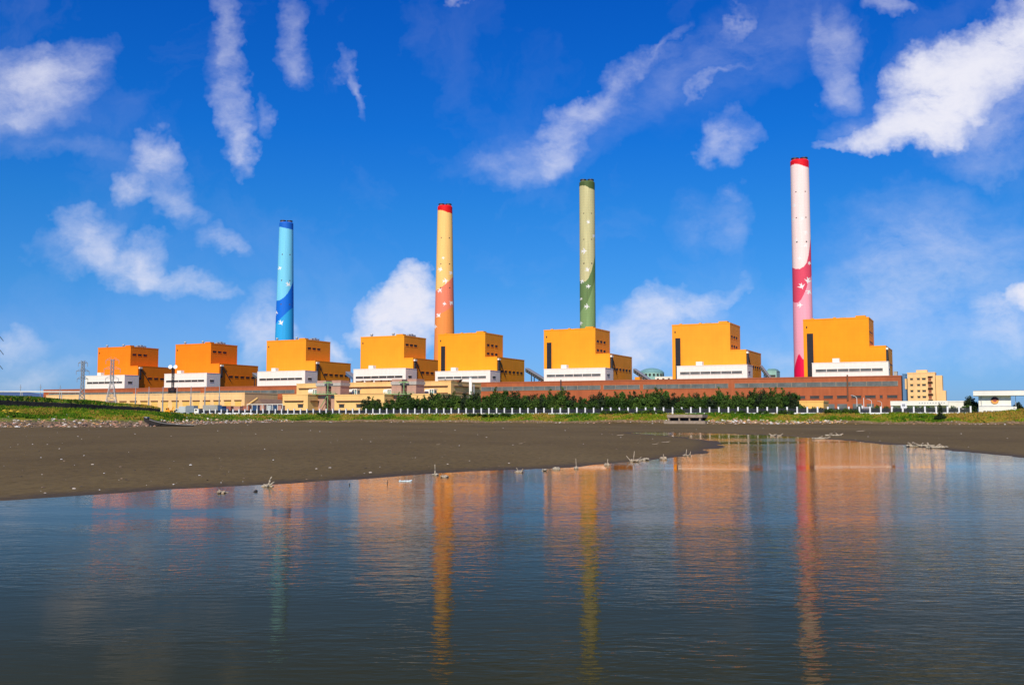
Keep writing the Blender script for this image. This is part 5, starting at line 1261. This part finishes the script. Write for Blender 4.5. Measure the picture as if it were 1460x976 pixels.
# sign and gate post on the right
v = VF+1; x, y = world(U(1288.5, v, 580), v); t = empty('notice_sign', (x, y, 3.3), ROT); tag(t, 'white notice board with a grey square panel behind the fence at the right', 'sign')
MB().box(-.75, .75, -.06, .06, 1.3, 2.9).build('board', WHITE_P, t); MB().box(-.4, .4, -.1, -.06, 2.0, 2.65).build('panel', GREYMET, t); q = MB().box(-.08, .08, -.05, .05, 0, 1.3).build('post', WHITE_P, t)
v = VF+.6; x, y = world(U(1236.5, v, 580), v); t = empty('gate', (x, y, 3.3), ROT); tag(t, 'pale grey sheet gate beside a tall white post in the fence', 'gate')
MB().box(-1.2, .9, 0, .12, .1, 1.9).build('leaf', mat('pale_gate', (.45, .43, .45), .6), t); MB().box(-1.5, -1.2, -.1, .25, -.2, 2.3).build('post', WHITE_P, t); MB().add([], [])

# ---------------------------------------------------------------- culvert
def culvert():
    v = VF-12.0; u0, u1 = U(953, v, 597), U(999, v, 597); W = u1-u0; zt = Z(975, 590.6, v); x, y = world(u0, v)
    t = empty('culvert', (x, y, 0), ROT); tag(t, 'weathered concrete culvert with three dark openings in the bank', 'culvert')
    zs = Z(975, 595.0, v)
    MB().box(-1.2, W+1.5, -.6, 1.7, -.5, Z(975, 599.6, v)).build('sill', CONC, t)
    MB().box(-.3, W+.6, -.3, 6, zs, zt).build('deck', CONC, t)
    MB().box(0, W, 1.8, 2.0, -.5, zs).build('opening_shade', DARKSTEEL, t)  # dark sheet standing in for the shade inside the openings
    for k, f in enumerate((0, .33, .66, 1.0)):
        xx = f*(W-.35); q = MB(); q.prism([(xx-.5*(k in (0, 3)), -.4), (xx+.45, -.4), (xx+.3, zs), (xx, zs)], -.1, 2.0); q.build('pier', CONC, t)
culvert()

# ---------------------------------------------------------------- stranded boat
def boat():
    x0, y0 = ground_pt(206, 605.8, .6); x1, y1 = ground_pt(276, 607.6, .35); L_ = math.hypot(x1-x0, y1-y0); z = h1((x0+x1)/2, (y0+y1)/2)
    t = empty('boat', (x0, y0, z), math.atan2(y1-y0, x1-x0)); tag(t, 'dark derelict wooden boat with an upturned bow lying on the stony shore', 'boat')
    q = MB(); n = 22; secs = []
    for i in range(n+1):
        f = i/n; x = L_*f; sheer = 1.5*(1-f)**3.2+.45-.25*f; keel = 1.1*(1-min(1, f*3.2))**2; w = .85*math.sin(math.pi*min(1, .12+f*.95))**.6 if f < .98 else .15
        secs.append([(x, -w, sheer+.1), (x, -w*.8, keel+.08), (x, 0, keel), (x, w*.8, keel+.08), (x, w, sheer+.1), (x, w*.82, sheer+.06), (x, 0, keel+.15), (x, -w*.82, sheer+.06)])
    q.v = [p for s in secs for p in s]
    for i in range(n):
        for k in range(8): q.f.append((i*8+k, (i+1)*8+k, (i+1)*8+(k+1) % 8, i*8+(k+1) % 8))
    q.f += [tuple(range(8)), tuple(n*8+k for k in range(8))]; q.m = [0]*len(q.f)
    q.build('hull', DWOOD, t, smooth=False)
    q = MB()
    for i in range(3, n): a, b = secs[i][0], secs[i+1 if i < n else n][0]; q.tube((a[0], a[1]-.03, a[2]), (b[0], b[1]-.03, b[2]), .06, n=5)
    q.build('rubbing_strake', mat('grey_bleached_plank', (.26, .25, .23), .8, .2, 3), t)
    MB().box(.1, .9, -.45, .45, 1.75, 2.05).build('bow_deck', GREYMET, t)
    for xx in (3.0, 5.2): MB().box(xx, xx+.3, -.7, .7, .38, .46).build('thwart', DWOOD, t)
    MB().tube((4.2, -1.1, 0), (4.8, -.6, 1.25), .09, n=6).build('frame_rib', DWOOD, t)
    MB().tube((3.6, -1.4, .1), (4.7, .5, 1.1), .08, n=6).build('frame_rib', DWOOD, t)
boat()
x, y = ground_pt(18, 593, 2.6); x = ray(18, 593)[0]*225; y = 225
t = empty('tarpaulin', (x, y, h1(x, y)+.25), -.15); tag(t, 'crumpled yellow sheet lying on the grass at the far left', 'sheet')
q = MB()
for i in range(9):
    for j in range(4): q.v.append((-2.2+i*.5, -.9+j*.6, .35*math.sin(i*1.9+j)+.12*j-.06*i))
for i in range(8):
    for j in range(3): q.f.append((i*4+j, (i+1)*4+j, (i+1)*4+j+1, i*4+j+1))
q.m = [0]*len(q.f); q.build('sheet', mat('yellow_sheet', (.75, .48, .04), .6, .2, 2), t); MB().tube((-2.3, -.9, 0), (1.9, -1.0, -.3), .07, n=6).build('hem', mat('yellow_sheet', (.75, .48, .04)), t)
# plank beside it
x, y = ground_pt(262, 605.8, .4); t = empty('plank', (x, y, h1(x, y)+.1), .1); tag(t, 'long pale plank lying at the stern of the derelict boat', 'plank'); MB().box(-3, 3, -.12, .12, 0, .1).build('board', PALEW, t); MB().box(-.3, -.1, -.4, .4, -.08, 0).build('batten', DWOOD, t)

# ---------------------------------------------------------------- driftwood along the water's edge
def driftwood(px, py, lab, parts, m=WOOD, s=1.0, cat='driftwood'):
    x, y = ground_pt(px, py, .03); z = max(h1(x, y), -.02); t = empty('driftwood', (x, y, z)); tag(t, lab, cat, 'driftwood at the water edge')
    names = parts
    for nm, kind, *a in names:
        if kind == 'stick':
            p = [Vector(v_)*s for v_ in a[0]]; r = a[1]*s; q = MB()
            for i in range(len(p)-1): f0 = 1-i/(len(p)-1)*.6; f1 = 1-(i+1)/(len(p)-1)*.6; q.tube(p[i], p[i+1], r*f0, r*f1, n=7)
            q.build(nm, m, t, True)
        elif kind == 'lump':
            q = MB(); rs = random.Random(int(px*3)); 
            for _ in range(a[1]): q.rock((rs.uniform(-a[0], a[0])*s, rs.uniform(-.1, .1)*s, rs.uniform(0, .07)*s), rs.uniform(.05, .13)*s, .7, 0, rs)
            q.build(nm, m, t)
driftwood(383, 692, 'pale forked root with one tall prong standing in the shallow water at the left', [('root', 'lump', .2, 7), ('prong', 'stick', [(-.05, 0, 0), (.03, 0, .14), (.04, 0, .24), (.10, 0, .36)], .045), ('spur', 'stick', [(0, 0, .02), (.16, 0, .16), (.2, 0, .18)], .035), ('spur', 'stick', [(0, 0, .02), (-.2, .1, .1)], .035)], PALEW)
driftwood(317, 701, 'small brown knotted stump half sunk at the left water edge', [('stump', 'lump', .16, 7), ('spur', 'stick', [(0, 0, 0), (-.12, 0, .13)], .035)], WOOD)
driftwood(365, 699, 'low dark stone-like stub just right of the brown stump', [('stub', 'lump', .07, 3)], DWOOD, .7)
driftwood(620, 676, 'single upright pale stick with a bulky foot at the water edge below the orange reflection', [('foot', 'lump', .08, 4), ('stick', 'stick', [(0, 0, 0), (.01, 0, .2), (0, 0, .42)], .03)], PALEW, 1.1)
driftwood(634, 679, 'small brown clump beside the upright pale stick', [('clump', 'lump', .12, 5)], WOOD)
driftwood(740, 672, 'pale twiggy clump at the edge below the low boiler house reflection', [('clump', 'lump', .15, 6), ('twig', 'stick', [(0, 0, 0), (-.1, 0, .2)], .025), ('twig', 'stick', [(.05, 0, 0), (.16, 0, .16)], .025)], WOOD, 1.1)
driftwood(777, 670, 'pale corner stone-like root at the notch of the shoreline', [('root', 'lump', .1, 4), ('twig', 'stick', [(0, 0, 0), (-.12, 0, .12)], .03)], PALEW)
driftwood(794, 668, 'low pale clump just right of the shoreline notch', [('clump', 'lump', .13, 5)], PALEW)
driftwood(822, 667, 'thin leaning brown stake with a small foot', [('foot', 'lump', .05, 2), ('stake', 'stick', [(0, 0, 0), (-.03, 0, .45)], .025)], WOOD, 1.1)
driftwood(866, 662, 'brown stub and short stake right of the leaning stake', [('stub', 'lump', .09, 4), ('stake', 'stick', [(0, 0, 0), (.02, 0, .28)], .03)], WOOD, 1.2)
driftwood(903, 657, 'tangle of twigs where the mud spit narrows', [('tangle', 'lump', .3, 10), ('twig', 'stick', [(0, 0, 0), (.05, 0, .45)], .03), ('twig', 'stick', [(-.1, 0, 0), (-.3, 0, .25)], .03), ('twig', 'stick', [(.1, 0, 0), (.35, 0, .2)], .03)], WOOD, 1.25)
driftwood(918, 655, 'pale rounded clump right of the twig tangle', [('clump', 'lump', .15, 5)], PALEW, 1.2)
driftwood(946, 654, 'short twig in the row of stubs near the spit tip', [('stub', 'lump', .15, 4), ('twig', 'stick', [(0, 0, 0), (.0, 0, .25)], .03)], WOOD, 1.3)
driftwood(978, 649, 'upright twig with stubs close to the spit tip', [('stub', 'lump', .2, 5), ('twig', 'stick', [(0, 0, 0), (.04, 0, .32)], .03), ('twig', 'stick', [(.2, 0, 0), (.22, 0, .22)], .03)], WOOD, 1.3)
driftwood(552, 688, 'little dark peg standing in the water left of the floating plastic', [('peg', 'stick', [(0, 0, -.1), (.01, 0, .16)], .02)], DWOOD)
driftwood(499, 690, 'little dark stub in the water left of the orange reflection', [('peg', 'stick', [(0, 0, -.1), (-.02, 0, .09)], .03)], DWOOD)
for px, py, sx, lab in ((743, 634, .5, 'bent bleached twig on the middle of the mud flat'), (625, 636, .45, 'small leaning twig on the mud left of the middle'), (935, 634, .7, 'leaning bleached stick near the channel'), (950, 631, 1.0, 'flat tangle of sticks near the channel'), (885, 621, 1.2, 'long low heap of sticks at the head of the channel'), (1228, 616, 1.6, 'bleached branch on the far mud right of the pink reflection'), (856, 610, .8, 'small dark stub on the far mud')):
    driftwood(px, py, lab, [('stick', 'stick', [(-.4, 0, .03), (0, .1, .08), (.45, 0, .3 if sx < .8 else .12)], .04), ('stick', 'stick', [(-.5, .2, .03), (.3, -.1, .05)], .035)], WOOD if px != 856 else DWOOD, sx*.8)
def slab_pile(px, py, lab, n, s):
    x, y = ground_pt(px, py, .25); t = empty('driftwood_pile', (x, y, h1(x, y))); tag(t, lab, 'driftwood', 'driftwood piles on the far mud')
    rs = random.Random(px)
    q = MB()
    for k in range(n): q.rock((rs.uniform(-1, 1)*s, rs.uniform(-.4, .4)*s, .1), rs.uniform(.12, .3)*s*.5, .5, 0, rs)
    q.tube((-s, 0, .05), (s, 0, .05), .12*s, n=6); q.build('heap', PALEW, t)
    q = MB(); 
    for k in range(5): a = rs.uniform(-1, 1)*s; q.tube((a, 0, .05), (a+rs.uniform(-.8, .8)*s, rs.uniform(-.3, .3), .1+.25*rs.random()), .06, n=5)
    q.build('branches', WOOD, t)
slab_pile(1310, 632, 'widest bleached driftwood pile on the right mud bank', 26, 1.0); slab_pile(1335, 634, 'smaller driftwood pile just right of the widest one', 12, .8)
slab_pile(1188, 619, 'pale driftwood pile right of the pink reflection top', 14, 1.0); slab_pile(1168, 622, 'flat pale slab heap at the water edge beside the pink reflection', 8, .8); slab_pile(1106, 618.5, 'tiny pale heap at the water edge left of the pink reflection', 5, .7)
# floating plastic
x, y = ground_pt(577, 686, 0); t = empty('plastic_bag', (x, y, 0)); tag(t, 'pale blue-white plastic bag floating near the shore', 'plastic bag')
q = MB(); rs = random.Random(2)
for k in range(5): q.rock((-.18+.09*k, rs.uniform(-.05, .05), .015), .08, .35, 0, rs)
q.build('bag', PLASTIC, t, True); MB().tube((.18, 0, .03), (.27, .02, .05), .015, n=5).build('knot', PLASTIC, t)

# larger single boulders on the bank foot
BR = [mat('boulder_tan', (.62, .42, .24), .9, .15, 1.5, bump=.4), mat('boulder_pale', (.66, .58, .46), .9, .15, 1.5, bump=.4)]
bl = [(266, 600, .6, 1, 'rounded brown-tan boulder nearest the stern of the boat'), (296, 598, 1.0, 1, 'wide pale yellow boulder on the bank under the trucks'), (309, 598.5, .8, 0, 'orange-tan boulder right of the wide pale one'), (276, 600.5, .6, 0, 'small tan boulder under the blue-grey truck'), (1041, 601, .8, 0, 'tan boulder at the left of the boulder group right of the culvert'),
      (1067, 599.5, .9, 1, 'pale boulder in the middle of the group right of the culvert'), (1077, 602, .7, 0, 'tan boulder in the lower middle of the group right of the culvert'), (1094, 600, .8, 0, 'upper tan boulder at the right of the group right of the culvert'), (1099, 602.5, .6, 1, 'low pale boulder at the right of the group right of the culvert'), (1122, 601.5, .8, 0, 'tan boulder alone under the last trees'), (1138, 602, .7, 1, 'pale boulder under the low yellow building'), (1177, 600.5, .8, 1, 'pale boulder pair leader under the brick hall end'), (1186, 602, .7, 0, 'tan boulder under the brick hall end')]
for px, py, r, mi, lab in bl:
    a = ray(px, py)[0]; Yt = np.interp(a, TOE_T[:, 0], TOE_T[:, 1]); Yc = np.interp(a, TOE_T[:, 0], TOE_T[:, 2])
    best = min((abs(ray(px, py)[1]-(h1(a*Y_, Y_)-CAM_H)/Y_), Y_) for Y_ in np.linspace(Yt-3, Yc, 60))[1]
    q = MB(); q.rock((0, 0, .15*r), r*.75, .6); o = q.build('boulder', BR[mi]); o.location = (a*best, best, h1(a*best, best)); tag(o, lab, 'boulder', 'boulders at the foot of the bank')

# distant hills far left
def hills():
    q = MB(); n = 60; rs = random.Random(5)
    for i in range(n+1):
        px = -300+i*16; a = ray(px, 560)[0]; Y = 5200; hgt = 142+10*math.sin(i*.5)+5*math.sin(i*1.3+1); k = 1 if px < 300 else max(0, 1-(px-300)/250)
        q.v += [(a*Y, Y, -5), (a*Y*1.04, Y+350, max(4, hgt*k)), (a*Y*1.1, Y+1400, -5)]
    for i in range(n): b = i*3; q.f += [(b, b+3, b+4, b+1), (b+1, b+4, b+5, b+2)]
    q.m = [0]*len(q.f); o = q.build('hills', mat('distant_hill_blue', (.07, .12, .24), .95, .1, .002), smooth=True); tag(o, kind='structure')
hills()
